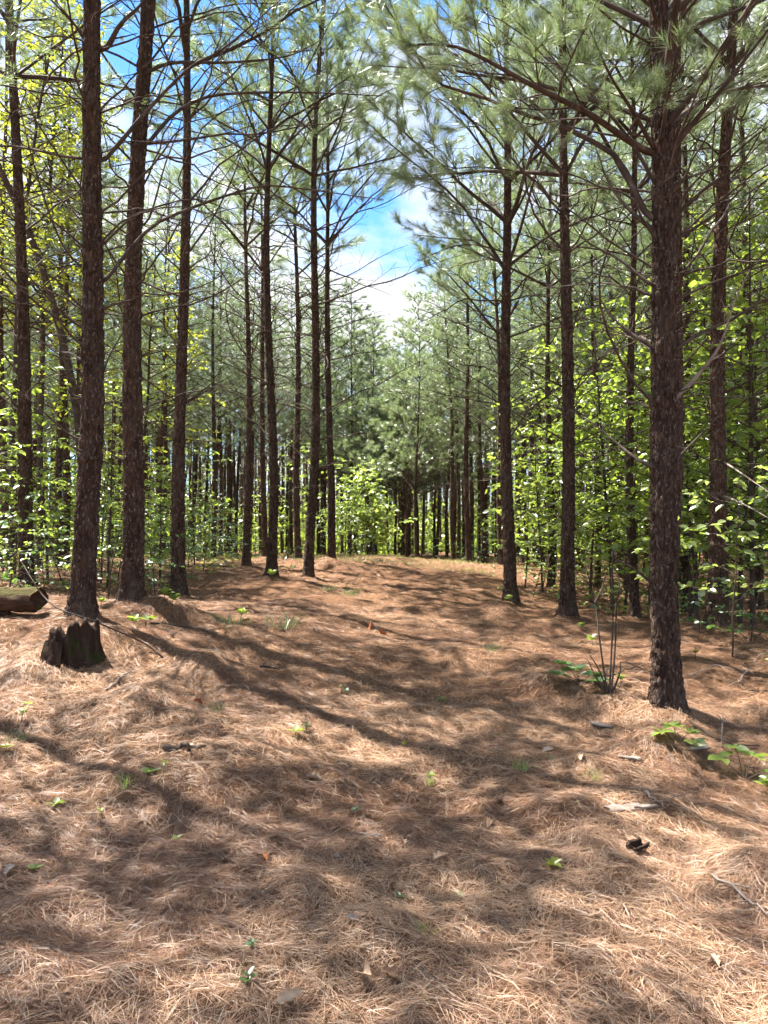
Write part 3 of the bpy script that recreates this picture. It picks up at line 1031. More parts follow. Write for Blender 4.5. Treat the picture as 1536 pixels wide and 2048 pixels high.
def sapling_set(H, spread, nbr, leaf, per, name, lmat, r0=.02, start=.2, lean=.05, simple=False, elr=(.1, .6)):
    wood, br, gr = Buf(), Buf(), Buf()
    az = rng.uniform(0, 6.28)
    tp = curve_from((0, 0, -.05), az, math.pi / 2 - lean, math.pi / 2 - lean * 1.6, H, 10, .3)
    tube(wood, tp, np.linspace(r0, r0 * .2, 10), 6)
    P0, D0 = [], []
    for k in range(nbr):
        s = start + (1 - start) * (k + rng.random()) / nbr
        i = min(8, int(s * 9)); f = s * 9 - i
        p0 = tp[i] * (1 - f) + tp[i + 1] * f
        a = k * 2.4 + rng.normal(0, .4)
        L = spread * (1.15 - .8 * s) * rng.uniform(.6, 1.2) + .1
        el = rng.uniform(*elr)
        bp = curve_from(p0, a, el, el - rng.uniform(.1, .6), L, 7, .4)
        tube(br, bp, np.linspace(r0 * .38 * (1.1 - .6 * s), .0022, 7), 4, False)
        nt = max(2, int(L * 5))
        for q in range(nt):
            ss = .25 + .75 * (q + rng.random()) / nt
            j = min(5, int(ss * 6)); pp = bp[j] * (1 - (ss * 6 - j)) + bp[j + 1] * (ss * 6 - j)
            dd = norm(bp[j + 1] - bp[j]); out = norm(np.cross(dd, [0, 0, 1])) * (1 if q % 2 else -1)
            td = norm(dd * .7 + out * .8 + rng.normal(0, .2, 3)); tl = L * rng.uniform(.15, .35) + .06
            tw = curve_from(pp, math.atan2(td[1], td[0]), rng.uniform(-.2, .35), rng.uniform(-.4, .1), tl, 4, .3)
            tube(br, tw, [.003, .0025, .002, .0012], 3, False)
            for m in range(per):
                g = rng.uniform(.2, 1) * 3; jj = min(2, int(g))
                P0.append(tw[jj] * (1 - g + jj) + tw[jj + 1] * (g - jj))
                lo = norm(np.cross(tw[jj + 1] - tw[jj], [0, 0, 1])) * (1 if m % 2 else -1)
                D0.append(norm(tw[jj + 1] - tw[jj]) * .6 + lo * .8 + rng.normal(0, .35, 3) + [0, 0, -.15])
    leaves(gr, P0, D0, leaf, .5, simple)
    return wood.mesh('trunk', M_branch, True), br.mesh('branches', M_branch), gr.mesh('leaves', lmat)


SAP = [sapling_set(2.4, 1.0, 20, .11, 5, 's', M_leaf), sapling_set(4.2, 1.6, 30, .125, 5, 's', M_leaf, .028), sapling_set(6.5, 2.1, 46, .145, 4, 's', M_leaf, .045, .15),
       sapling_set(3.2, 1.4, 24, .10, 6, 's', M_leaf, .022, .25)]
SAPR = sapling_set(2.2, 1.25, 14, .115, 4, 's', M_bushleaf, .012, .25, .05)
SAPY = [sapling_set(13.5, 2.4, 80, .13, 6, 's', M_leaf_y, .08, .4, simple=True), sapling_set(9.0, 2.2, 50, .13, 6, 's', M_leaf_y, .06, .3, simple=True)]
SHR = [sapling_set(1.0, .75, 12, .075, 5, 's', M_leaf, .01, .05, .3), sapling_set(1.5, .9, 14, .08, 5, 's', M_leaf_d, .012, .05, .2), sapling_set(.7, .6, 9, .07, 5, 's', M_leaf_d, .008, .05, .3)]
BUSH = sapling_set(3.0, 1.35, 56, .14, 10, 's', M_bushleaf, .03, .06, .03, elr=(.4, 1.1))


def plant(name, kind, x, y, label, cat, group=None, sc=1.0, rz=None, parts=('trunk', 'branches', 'leaves'), tilt=0):
    e = bpy.data.objects.new(name, None); col.objects.link(e)
    e.location = (x, y, float(G(x, y)) - .01); e.scale = (sc,) * 3
    e.rotation_euler = (0, tilt, rng.uniform(0, 6.28) if rz is None else rz)
    tag(e, label, cat, group)
    for nm, me in zip(parts, kind): obj(nm, me, e)
    return e


q = P(735, 1112, 26)
plant('bush', BUSH, q[0], q[1], 'bright yellow-green bush in full sun at the centre of the crest', 'bush')
q = P(700, 1108, 25)
plant('bush', SHR[1], q[0], q[1], 'low grey-green shrub at the foot of the bright bush', 'shrub', None, 1.1)

# leaning dark broadleaf trunk at the far left
w = np.array([P(185, 1160, 14.5), P(165, 950, 14.4), P(150, 800, 14.2), P(110, 620, 14.0), P(60, 470, 13.8), P(15, 370, 13.6), P(-40, 250, 13.5)])
org = w[0].copy(); org[2] = float(G(org[0], org[1])) - .03; w = w - org
w[0, 2] = 0
path = resample(w, 26)
e = obj('leaning_tree', None, None, org); tag(e, 'dark leaning broadleaf trunk bending to the far left behind the pines', 'tree')
tb = Buf(); tube(tb, path, np.linspace(.085, .05, 26), 10); obj('trunk', tb.mesh('trunk', M_branch, True), e)
lb, lg = Buf(), Buf(); P0, D0 = [], []
for k in range(16):
    i = 8 + k; a = k * 2.2
    bp = curve_from(path[min(i, 25)], a, .5, .0, rng.uniform(.8, 1.6), 7, .4); tube(lb, bp, np.linspace(.016, .003, 7), 4, False)
    for q_ in range(26):
        f = rng.uniform(1.5, 5.9); j = int(f); P0.append(bp[j] * (1 - f + j) + bp[j + 1] * (f - j) + rng.normal(0, .12, 3)); D0.append(rng.normal(0, 1, 3) * [1, 1, .4])
leaves(lg, P0, D0, .12, .5); obj('branches', lb.mesh('branches', M_branch), e); obj('leaves', lg.mesh('leaves', M_leaf_y), e)

# saplings the photograph singles out
for X, Y, d, k, sc, nm, lab in [
    (1465, 1352, 8.7, SAPR, 1.0, 'sapling', 'pale-leaved sapling with a bundle of reddish stems near the right edge'),
    (1505, 1245, 11.5, SAP[2], 1.0, 'sapling', 'tall leafy sapling with dark stems at the far right edge'),
    (1480, 1240, 12.5, SAP[2], .95, 'sapling', 'leafy sapling just left of the dark stems at the right edge'),
    (1395, 1220, 12.0, SAP[1], 1.05, 'sapling', 'leafy sapling between the largest trunk and the right-edge pine'),
    (1225, 1190, 14.5, SAP[2], .9, 'sapling', 'tall leafy sapling behind the reddish narrow pine'),
    (1180, 1180, 15.5, SAP[1], 1.1, 'sapling', 'leafy sapling right behind the dark right pine'),
    (1050, 1150, 18.0, SAP[3], 1.0, 'sapling', 'green sapling in the gap right of the crest-edge pine'),
    (1085, 1165, 17.0, SAP[1], 1.0, 'sapling', 'leafy sapling between the crest-edge pine and the dark right pine'),
    (1300, 1200, 15.0, SAP[2], 1.05, 'sapling', 'tall sapling behind the largest trunk with leaves on both sides'),
    (1540, 1230, 11.0, SAP[1], 1.1, 'sapling', 'leafy sapling cut by the right border of the picture'),
    (1440, 1190, 16.0, SAP[2], 1.1, 'sapling', 'tall leafy sapling behind the right-edge pine'),
    (1145, 1150, 20.0, SAP[2], 1.0, 'sapling', 'tall sapling deep behind the dark right pine'),
    (30, 1165, 13.5, SAP[3], .9, 'sapling', 'sapling with layered leaves at the left edge behind the log'),
    (215, 1180, 13.0, SAP[1], .85, 'sapling', 'sapling filling the gap between the two thick left pines'),
    (95, 1170, 14.5, SAP[1], 1.0, 'sapling', 'leafy sapling between the far-left pine and the one behind the stump'),
    (-20, 1170, 12.5, SAP[1], .9, 'sapling', 'layered sapling cut by the left border of the picture'),
    (575, 1122, 24, SAP[1], .9, 'sapling', 'light sapling among the mid-left trunks'),
    (690, 1115, 27, SAP[1], .85, 'sapling', 'light sapling left of the bright bush'),
    (320, 1165, 15.5, SAP[0], 1.0, 'sapling', 'small sapling between the second thick pine and the edge pine'),
    (75, 1150, 18, SAPY[0], 1.0, 'broadleaf_tree', 'tall yellow-green broadleaf tree high at the upper left'),
    (270, 1140, 21, SAPY[1], 1.0, 'broadleaf_tree', 'yellow-green broadleaf crown behind the second thick pine'),
    (1520, 1180, 19, SAPY[1], 1.15, 'broadleaf_tree', 'yellow-green broadleaf tree at the upper right edge'),
    (1390, 1180, 22, SAPY[1], 1.1, 'broadleaf_tree', 'yellow-green broadleaf tree behind the largest trunk and right-edge pine'),
    (20, 1150, 15, SAPY[0], .9, 'broadleaf_tree', 'yellow-green broadleaf tree at the left border behind the far-left pine'),
    (1450, 1180, 14, SAP[2], 1.2, 'sapling', 'tall leafy sapling right behind the right-edge pine'),
    (1250, 1170, 18, SAP[2], 1.15, 'sapling', 'tall leafy sapling in the deep gap left of the largest trunk'),
    (1110, 1160, 21, SAP[2], 1.0, 'sapling', 'tall leafy sapling behind the thin pine between the two dark ones'),
    (1380, 1210, 13.5, SAP[1], 1.2, 'sapling', 'leafy sapling just right of the largest trunk'),
    (390, 1130, 21, SAP[3], 1.1, 'sapling', 'sapling right of the left edge pine'),
]:
    q = P(X, Y, d)
    plant(nm, k, q[0], q[1], lab, 'sapling' if nm == 'sapling' else 'tree', 'broadleaf saplings', sc)

# low shrubs close behind the first trunks
for X, Y, d, k, sc, lab in [
    (90, 1190, 10.4, 0, 1.0, 'low shrub between the mossy log and the pine behind the stump'), (215, 1205, 11.0, 1, .9, 'low shrub in the gap between the two thick left pines'),
    (312, 1200, 12.4, 1, .9, 'low dark shrub left of the left edge pine'), (330, 1190, 13.5, 0, 1.0, 'green shrub behind the left edge pine'), (130, 1180, 12.2, 0, 1.1, 'green shrub behind the pine at the stump'),
    (15, 1180, 11.0, 1, 1.0, 'shrub at the left border behind the log'), (405, 1145, 17.5, 1, 1.0, 'dark shrub right of the left edge pine on the rise'), (235, 1180, 14.0, 0, 1.2, 'green shrub deep between the two thick left pines'),
    (575, 1143, 18.0, 2, 1.0, 'low shrub between the paired pine and the red-based pine'), (1065, 1180, 15.5, 0, 1.0, 'green shrub between crest-edge pine and dark right pine'), (1200, 1205, 14.0, 2, 1.2, 'low dark shrub behind the bare multi-stemmed shrub'),
    (1400, 1262, 10.2, 2, 1.0, 'low shrub just right of the largest trunk'), (1500, 1275, 9.6, 1, .8, 'dark shrub near the right border behind the pale-leaved sapling'), (1085, 1165, 18.5, 1, 1.1, 'dark shrub beside the thin pine between the two dark ones')]:
    q = P(X, Y, d)
    plant('low_shrub', SHR[k], q[0], q[1], lab, 'shrub', 'low shrubs behind the first trunks', sc)

# understory further in
UNDER = []
for zone, (xa, xb, ya, yb), n, kinds, lab in [
    ('left', (-12, -3.8, 9.5, 28), 38, SHR + [SAP[0], SAP[3]], 'green understory shrub in the shaded wood left of the clearing'),
    ('right', (3.8, 12, 10, 28), 44, SHR + [SAP[0], SAP[1], SAP[3]], 'green understory shrub in the wood right of the clearing'),
    ('crest', (-9, 10, 28, 38), 40, SHR + [SHR[1], SHR[2], SAP[0]], 'green understory shrub behind the crest'),
    ('deep', (-20, 20, 38, 52), 36, [SAP[0], SAP[1], SAP[3], SHR[1]], 'green understory sapling deep in the wood')]:
    for _ in range(n):
        x, y = rng.uniform(xa, xb), rng.uniform(ya, yb)
        if in_clearing(x, y) or (y < 33 and abs(x + .7) < 1.9): continue
        k = kinds[rng.integers(len(kinds))]
        UNDER.append((768 + x / y * F, plant('understory_shrub', k, x, y, lab, 'shrub', 'understory shrubs, ' + zone, rng.uniform(.7, 1.3))))

# what singles out each tree of the wood: the gap it is seen through and its order there
GAPS = [(-9999, 'the left border'), (50, 'the far-left pine'), (172, 'the stump pine'), (268, 'the second thick pine'), (362, 'the left edge pine'), (493, 'the lone thin pine'), (543, 'the paired pine'),
        (618, 'the red-based pine'), (660, 'the mound pine'), (735, 'the bright bush'), (833, 'the mid-gap pine'), (1020, 'the crest-edge pine'), (1130, 'the dark right pine'), (1268, 'the narrow pine'),
        (1328, 'the largest pine'), (1437, 'the right-edge pine'), (9999, 'the right border')]
ORD = 'first second third fourth fifth sixth seventh eighth ninth tenth eleventh twelfth thirteenth fourteenth fifteenth sixteenth seventeenth eighteenth nineteenth twentieth'.split()
ORD += ['twenty-' + o_ for o_ in ORD[:9]] + ['thirtieth'] + ['thirty-' + o_ for o_ in ORD[:9]] + ['fortieth'] + ['forty-' + o_ for o_ in ORD[:9]]
for LST, noun in ((WOOD, 'slim pine'), (UNDER, 'shrub')):
    for (xa, na), (xb, nb_) in zip(GAPS[:-1], GAPS[1:]):
        row = sorted([t for t in LST if xa <= t[0] < xb], key=lambda t: t[0])
        for i_, (px_, e_) in enumerate(row):
            e_['label'] = '%s, %s from left, between %s and %s' % (noun, ORD[min(i_, len(ORD) - 1)], na, nb_)

# low leafy ground cover along the edges of the clearing: uncountable
gcv = Buf()
gx = rng.uniform(-16, 16, 26000); gyv = np.sqrt(rng.uniform(8 ** 2, 36 ** 2, 26000))
keep = np.array([not in_clearing(a, c) for a, c in zip(gx, gyv)]) & (np.abs(gx) < .55 * gyv + 1.5) & (fbm(gx * .6, gyv * .6, 5, 3) > -.05)
gx, gyv = gx[keep], gyv[keep]
a = rng.uniform(0, 6.28, len(gx))
leaves(gcv, np.stack([gx, gyv, G(gx, gyv) + rng.uniform(.02, .35, len(gx)) * rng.random(len(gx))], -1), np.stack([np.cos(a), np.sin(a), rng.uniform(-.2, .5, len(gx))], -1), .08, .6, True)
tag(obj('undergrowth', gcv.mesh('undergrowth', M_leaf)), 'low green leafy ground cover under the trees', 'undergrowth', kind='stuff')


# ------------------------------------------------------------------ stump and log
def rot_colour(t):
    v = mapping(t, (1, 1, .18))
    n = noise(t, v, 22, 6, .7)
    c = ramp(t, n, [(.3, (.014, .010, .008)), (.55, (.048, .030, .022)), (.75, (.12, .078, .055))])
    m = noise(t, mapping(t, (1, 1, 1)), 6, 5, .6)
    f = ramp(t, m, [(.55, (0, 0, 0)), (.66, (.8, .8, .8))])
    g = ramp(t, noise(t, mapping(t, (1, 1, 1)), 60, 3), [(.3, (.016, .026, .007)), (.7, (.045, .06, .016))])
    return mixc(t, c, g, f)


def rot_bump(t):
    return noise(t, mapping(t, (1, 1, .2)), 35, 6, .7), 1.0, .03


M_rot = rough_mat('rotten_wood', rot_colour, .95, rot_bump, .1)


def log_colour(t):
    n = noise(t, mapping(t, (.25, 1, 1)), 20, 6, .7)
    c = ramp(t, n, [(.3, (.03, .018, .013)), (.55, (.08, .048, .032)), (.75, (.14, .09, .06))])
    ge = nd(t, 'ShaderNodeNewGeometry'); sp = nd(t, 'ShaderNodeSeparateXYZ'); lk(t, ge.outputs['Normal'], sp.inputs[0])
    m = noise(t, mapping(t, (1, 1, 1)), 7, 5, .65)
    ad = nd(t, 'ShaderNodeMath', operation='MULTIPLY_ADD'); lk(t, m, ad.inputs[0]); ad.inputs[1].default_value = .9; lk(t, sp.outputs['Z'], ad.inputs[2])
    f = ramp(t, ad.outputs[0], [(.98, (0, 0, 0)), (1.0, (.45, .45, .45))])
    g = ramp(t, noise(t, mapping(t, (1, 1, 1)), 50, 3), [(.3, (.045, .052, .012)), (.7, (.12, .125, .03))])
    return mixc(t, c, g, f)


M_log = rough_mat('mossy_log_bark', log_colour, .95, lambda t: (noise(t, mapping(t, (.3, 1, 1)), 30, 6, .7), 1.0, .03), .1)


def stump():
    q = gp(135, 1328)
    q = np.array([(135 - 768) / F * q[1], q[1] + .2, 0]); q[2] = G(q[0], q[1]) - .05
    n = 72; th = np.arange(n) / n * 2 * math.pi
    rim = .26 + .06 * np.sin(th + 2.2) + .10 * (np.abs(fbm(np.cos(th) * 2.4 + 3, np.sin(th) * 2.4, 61, 3))) * np.sign(np.sin(th * 5)) + .05 * fbm(th * 6, th * 0, 63, 2)
    rim = np.clip(rim + rng.uniform(-.018, .018, n), .17, .36)
    groove, _ = cells(th / (2 * math.pi) * 15, np.zeros(n) + .5, 15, 71)
    rings = []
    for s in np.linspace(0, 1, 16):
        z = -.15 + s * (rim + .15)
        zz = np.clip(z, 0, 1)
        r = .205 + .06 * np.exp(-zz / .10) + .012 * fbm(np.cos(th) * 3, np.sin(th) * 3 + z * 4, 65, 3) * 2 - .03 * (1 - np.clip(groove / .3, 0, 1)) + .012 * fbm(th * 9, z * 9, 67, 2)
        rings.append(np.stack([r * np.cos(th), r * np.sin(th), z], -1))
    for f, dz in ((.86, .02), (.78, -.03), (.68, -.10), (.4, -.13), (.08, -.12)):
        r = .2 * f + .012 * fbm(th * 4, th * 0 + f * 9, 69, 2)
        z = (rim if f > .8 else rim * (f / .8) + .30 * (1 - f / .8)) + dz
        rings.append(np.stack([r * np.cos(th), r * np.sin(th), z], -1))
    V = np.concatenate(rings); m = len(rings)
    i = np.arange(m - 1)[:, None] * n; j = np.arange(n)[None]; k = (j + 1) % n
    bu = Buf(); bu.add(V, None, np.stack([i + j, i + k, i + n + k, i + n + j], -1).reshape(-1, 4))
    e = obj('stump', None, None, q)
    tag(e, 'dark rotten hollow stump with jagged rim and moss in front of the thick pine', 'stump')
    obj('shell', bu.mesh('stump', M_rot, True), e)
    # a loose slab of bark leaning on it
    bb = Buf()
    u, v = np.meshgrid(np.linspace(-.5, .5, 7), np.linspace(0, 1, 9))
    a = u * .7 - 1.9
    zz = v * .27 - .06 + .02 * fbm(u * 7, v * 3, 81, 2)
    for r0 in (.262, .282):
        rr = r0 + .05 * (1 - v) + .012 * fbm(u * 5, v * 9, 83, 2)
        base = bb.n
        idx = (np.arange(8)[:, None] * 7 + np.arange(6)[None]).ravel()
        bb.add(np.stack([rr * np.cos(a), rr * np.sin(a), zz * (1 - .25 * np.abs(u))], -1), None, np.stack([idx, idx + 1, idx + 8, idx + 7], -1))
    obj('bark_slab', bb.mesh('bark_slab', M_rot, True), e)
    return q


stump_q = stump()


def log_obj():
    a = P(78, 1199, 8.0); c = P(0, 1226, 8.05)
    d = norm(c - a); far = a + d * 2.6
    far[2] = max(far[2], float(G(far[0], far[1])) + .10)
    n, m = 40, 70
    s = np.linspace(0, 1, m); th = np.arange(n) / n * 2 * math.pi
    ax = a[None] + (far - a)[None] * s[:, None]
    w = norm(np.cross(norm(far - a), [0, 0, 1])); u = np.cross(w, norm(far - a))
    S, TH = np.meshgrid(s * 2.6, th, indexing='ij')
    rr = .135 + .02 * fbm(S * 2.2, np.cos(TH) * 2, 91, 3) + .016 * fbm(S * 9, TH * 3, 93, 2) + .02 * np.sin(TH * 2 + 1)
    endj = .05 * fbm(TH * 3, TH * 0, 95, 3) * np.exp(-S / .06)
    V = ax[:, None] + rr[..., None] * (w * np.cos(TH)[..., None] + u * np.sin(TH)[..., None]) + d * endj[..., None]
    i = np.arange(m - 1)[:, None] * n; j = np.arange(n)[None]; k = (j + 1) % n
    Q = np.stack([i + j, i + k, i + n + k, i + n + j], -1).reshape(-1, 4)[:, ::-1]
    inner = V[0] * .45 + ax[0] * .55 + d * .05
    V = np.vstack([V.reshape(-1, 3), inner, ax[0] + d * .07])
    o1 = m * n; Q2 = np.stack([np.arange(n), o1 + np.arange(n), o1 + (np.arange(n) + 1) % n, (np.arange(n) + 1) % n], -1)
    T = np.stack([o1 + np.arange(n), np.full(n, o1 + n), o1 + (np.arange(n) + 1) % n], -1)
    org = a.copy(); org[2] = float(G(a[0], a[1]))
    e = obj('log', None, None, org); tag(e, 'mossy fallen log with a broken end at the left border', 'log')
    bu = Buf(); bu.add(V - org, T, np.concatenate([Q, Q2]))
    obj('bark', bu.mesh('log', M_log, True), e)
    # broken snag that carries the end of the log
    sb = Buf(); tube(sb, np.array([[-.35, .02, -.1], [-.36, .0, .12], [-.34, .0, max(.15, a[2] - org[2] - .06)]]), [.06, .05, .04], 8)
    obj('prop_branch', sb.mesh('snag', M_rot, True), e)


log_obj()

# ------------------------------------------------------------------ fallen sticks
def stick(pts, r, label, pale=False, lift=.02, twigs=2, ends=None):
    g = np.array([gp(X, Y) for X, Y in pts]); path = resample(g, 12) if len(g) > 2 else g[0] + (g[1] - g[0]) * np.linspace(0, 1, 12)[:, None]
    path[:, 2] = np.maximum(path[:, 2], G(path[:, 0], path[:, 1])) * .5 + .5 * G(path[:, 0], path[:, 1]) + lift
    if ends is not None: path[:, 2] += np.linspace(ends[0], ends[1], 12)
    path[1:-1] += rng.normal(0, r * .5, (10, 3))
    org = path[0].copy()
    bu = Buf(); tube(bu, path - org, np.linspace(r, r * .5, 12), 6)
    for _ in range(twigs):
        j = rng.integers(3, 10); dv = norm(path[j + 1] - path[j]); sd = norm(np.cross(dv, [0, 0, 1])) * rng.choice([-1, 1])
        tw = path[j] - org + np.outer(np.linspace(0, 1, 4), (dv * .6 + sd * .7 + [0, 0, .2]) * rng.uniform(.06, .18))
        tube(bu, tw, np.linspace(r * .5, r * .2, 4), 4, False)
    o = obj('fallen_stick', bu.mesh('stick', M_pale if pale else M_branch, True), None, org)
    tag(o, label, 'stick', 'sticks lying on the needle floor')


stick([(215, 1385), (262, 1345)], .011, 'short pale stick slanting on the slope right of the stump', True)
stick([(330, 1502), (370, 1500), (412, 1498)], .022, 'dark stick lying level in the shade at mid left', False, .015, 1)
stick([(712, 1672), (740, 1677), (765, 1681)], .006, 'thin pale stick in the sun patch below the centre', True)
stick([(1425, 1765), (1480, 1805), (1536, 1850)], .007, 'long thin grey stick at the lower right border', True, .03, 3)
stick([(1290, 1590), (1330, 1625)], .008, 'short grey stick below the needle mound on the right', True)
stick([(1380, 1450), (1450, 1490), (1520, 1500)], .010, 'thin dark stick in the shade right of the largest trunk', False, .03, 2)
stick([(520, 1338), (560, 1340)], .012, 'small dark stick in the shadow left of centre')
stick([(1480, 1372), (1505, 1345), (1536, 1325)], .009, 'pale twig slanting upward at the right border', True, .03, 2, (0, .1))
stick([(1200, 1375), (1270, 1352), (1320, 1372)], .008, 'bent dark twig between bare shrub and largest trunk', False, .02, 1, (.05, .08))
stick([(300, 1250), (360, 1255), (430, 1272)], .012, 'thin dark stick trailing from the stump to the clearing')
stick([(1375, 1362), (1420, 1345), (1470, 1352)], .008, 'arched pale twig right of the largest trunk', True, .03, 0, (.02, .02))
# thin fallen branch propped over the stump
fb = Buf()
w = np.array([P(40, 1120, 7.7), P(100, 1206, 7.0), P(190, 1243, 6.9), gp(290, 1300) + [0, 0, .06], gp(325, 1318) + [0, 0, .01]])
path = resample(w, 20); org = path[-1].copy(); org[2] = float(G(org[0], org[1])); path[-1, 2] = org[2] + .01
tube(fb, path - org, np.linspace(.004, .010, 20), 6)
for j in (3, 6, 10):
    tube(fb, (path[j] - org) + np.outer(np.linspace(0, 1, 4), rng.normal(0, .12, 3) + [-.1, 0, .08]), [.004, .003, .002, .001], 4, False)
tag(obj('fallen_branch', fb.mesh('fallen_branch', M_branch, True), None, org), 'thin bare fallen branch leaning across the top of the stump', 'branch')
# forked pale twig standing in the ground right of the largest trunk
q = gp(1446, 1497); tb = Buf()
tube(tb, np.array([[0, 0, -.03], [-.005, 0, .1], [.0, 0, .2]]), [.007, .006, .005], 6)
tube(tb, np.array([[0, 0, .195], [-.015, 0, .23], [-.03, 0, .25]]), [.005, .004, .002], 5)
tube(tb, np.array([[0, 0, .195], [.02, 0, .22], [.035, 0, .26]]), [.005, .004, .002], 5)
tag(obj('forked_twig', tb.mesh('forked_twig', M_pale, True), None, q), 'small upright pale forked twig right of the largest trunk', 'twig')


# ------------------------------------------------------------------ dead leaves and bark flakes
def leaf_colour_mat(name, c0, c1):
    return rough_mat(name, lambda t: ramp(t, noise(t, mapping(t, (1, 1, 1)), 40, 5, .6), [(.3, c0), (.7, c1)]), .7, None, .3)


M_dl = {'tan': leaf_colour_mat('tan_leaf', (.36, .24, .15), (.56, .40, .27)), 'rust': leaf_colour_mat('rust_leaf', (.24, .075, .025), (.40, .14, .05)),
        'grey': leaf_colour_mat('grey_leaf', (.22, .17, .14), (.38, .31, .26)), 'pale': leaf_colour_mat('pale_leaf', (.36, .25, .16), (.54, .41, .29)), 'brown': leaf_colour_mat('brown_leaf', (.16, .085, .05), (.28, .16, .09))}


def dead_leaf(X, Y, size, colour, label, curl=1.0, tilt=.3, lift=.016):
    q = gp(X, Y); size *= .78
    n = 13; s = np.linspace(0, 1, n)
    w = .30 * np.sin(np.pi * np.clip(s * 1.05 - .02, 0, 1)) ** .7 * (1 + .38 * np.sin(s * 21 + rng.uniform(0, 6))) * (.75 + .5 * s)
    w[0] = .012; w[-1] = .02
    cu = curl * rng.uniform(.6, 1.2)
    bend = rng.uniform(-.8, 1.3)
    rows = []
    for f in (-1, -.5, 0, .5, 1):
        rows.append(np.stack([s, w * f * np.cos(cu * abs(f)), w * abs(f) * np.sin(cu * abs(f)) * 1.0 + .12 * bend * np.sin(s * 3.1) + .03 * np.sin(s * 17 + f * 4)], -1))
    V = np.stack(rows, 1).reshape(-1, 3) - [.5, 0, 0]
    i = (np.arange(n - 1)[:, None] * 5 + np.arange(4)[None]).ravel()
    bu = Buf(); bu.add(V * size, None, np.stack([i, i + 1, i + 6, i + 5], -1))
    st = np.array([[-.5, 0, 0], [-.62, .02, .03], [-.75, .03, .02]]) * size
    o = obj('dead_leaf', None, None, (q[0], q[1], float(G(q[0], q[1])) + lift), (rng.normal(0, tilt), rng.normal(0, tilt), rng.uniform(0, 6.28)))
    obj('blade', bu.mesh('dead_leaf', M_dl[colour], True), o)
    sb = Buf(); tube(sb, st, [size * .012, size * .01, size * .008], 4); obj('stalk', sb.mesh('stalk', M_dl['brown'], True), o)
    tag(o, label, 'dead leaf', 'dead leaves on the needle floor')


for a in [(580, 2022, .13, 'pale', 'large pale curled dead leaf at the bottom border left of centre', 1.2, .5, .04),
          (735, 1975, .13, 'tan', 'tan lobed dead leaf near the bottom centre', .8, .5, .04), (782, 1968, .12, 'brown', 'brown dead leaf beside the tan lobed one at the bottom centre', .9, .4),
          (705, 1845, .07, 'grey', 'grey dead leaf in the sun patch above the bottom centre'), (530, 1725, .08, 'rust', 'rust-red dead leaf in the lower left shade'),
          (450, 1728, .08, 'tan', 'tan dead leaf left of the rust-red leaf'), (625, 1563, .16, 'tan', 'orange-tan dead leaf standing in the centre sun patch', .9, .8),
          (736, 1258, .26, 'rust', 'rust-orange dead leaf in the middle of the clearing', .8, .8), (765, 1270, .2, 'rust', 'smaller rust leaf beside the rust-orange one in mid clearing', .8, .6),
          (805, 1692, .07, 'pale', 'small pale dead leaf in sun right of the centre line'), (672, 1722, .07, 'grey', 'grey leaf between rust-red leaf and the centre'),
          (880, 1722, .11, 'tan', 'flat tan leaf in the broad sun patch'), (980, 1655, .14, 'pale', 'pale curled leaf on the sunny slope right of centre'),
          (1165, 1520, .12, 'pale', 'pale pinkish leaf below the grey wood chip'), (1000, 1610, .1, 'brown', 'brown leaf at the top of the sunny slope right of centre'),
          (345, 1275, .16, 'grey', 'grey dead leaf on the slope right of the stump'), (395, 1410, .12, 'rust', 'brown-red leaf in the shade left of centre'),
          (1095, 1505, .12, 'grey', 'grey curled leaf on the shaded slope left of the needle mound'), (1165, 1290, .14, 'tan', 'tan leaf near the foot of the dark right pine'),
          (780, 1860, .06, 'pale', 'tiny pale leaf at the lower centre'), (20, 1750, .09, 'grey', 'grey leaf at the left border of the lower shade'), (630, 1265, .14, 'grey', 'grey leaf on the crest slope left of the rust-orange leaf'),
          (1430, 1935, .1, 'pale', 'pale leaf in the bright patch at the lower right corner'), (610, 1450, .12, 'pale', 'pale leaf in the centre-left sun patch'), (965, 1875, .05, 'grey', 'small grey leaf in the lower middle shade'),
          (1190, 1840, .07, 'tan', 'tan leaf in the sun patch below the bright seedling'), (300, 1610, .09, 'tan', 'tan leaf at mid left shade edge'), (1120, 1935, .06, 'brown', 'brown leaf in the lower right shade')]:
    dead_leaf(*a)


def flake(X, Y, L, W, label, m, rot=None, curl=1.5, lift=.02):
    q = gp(X, Y)
    nu, nv = 9, 7
    u, v = np.meshgrid(np.linspace(-.5, .5, nu), np.linspace(-.5, .5, nv))
    bu = Buf()
    a = v * curl; Rr = W / max(curl, .2)
    idx = (np.arange(nv - 1)[:, None] * nu + np.arange(nu - 1)[None]).ravel()
    q0 = np.stack([idx, idx + 1, idx + nu + 1, idx + nu], -1)
    for k, th in enumerate((0, .014)):
        rr = Rr - th + .012 * fbm(u * 5 + X, v * 5, 99, 3)
        edge = 1 + .18 * fbm(v * 6 + Y, u * 0, 98, 2)
        bu.add(np.stack([u * L * edge, rr * np.sin(a), Rr - rr * np.cos(a) if curl > 2 else rr * np.cos(a) - Rr], -1), None, q0 if k == 0 else q0[:, ::-1])
    # close the rim
    ring = np.r_[np.arange(nu), np.arange(1, nv) * nu + nu - 1, (nv - 1) * nu + np.arange(nu - 2, -1, -1), np.arange(nv - 2, 0, -1) * nu]
    nx_ = np.roll(ring, -1); bu.q.append(np.stack([ring, ring + nu * nv, nx_ + nu * nv, nx_], -1))
    o = obj('wood_chip', bu.mesh('wood_chip', m, True), None, (q[0], q[1], float(G(q[0], q[1])) + lift), (rng.normal(0, .2), rng.normal(0, .2), rng.uniform(0, 3.1) if rot is None else rot))
    tag(o, label, 'wood chip', 'bark and wood chips')


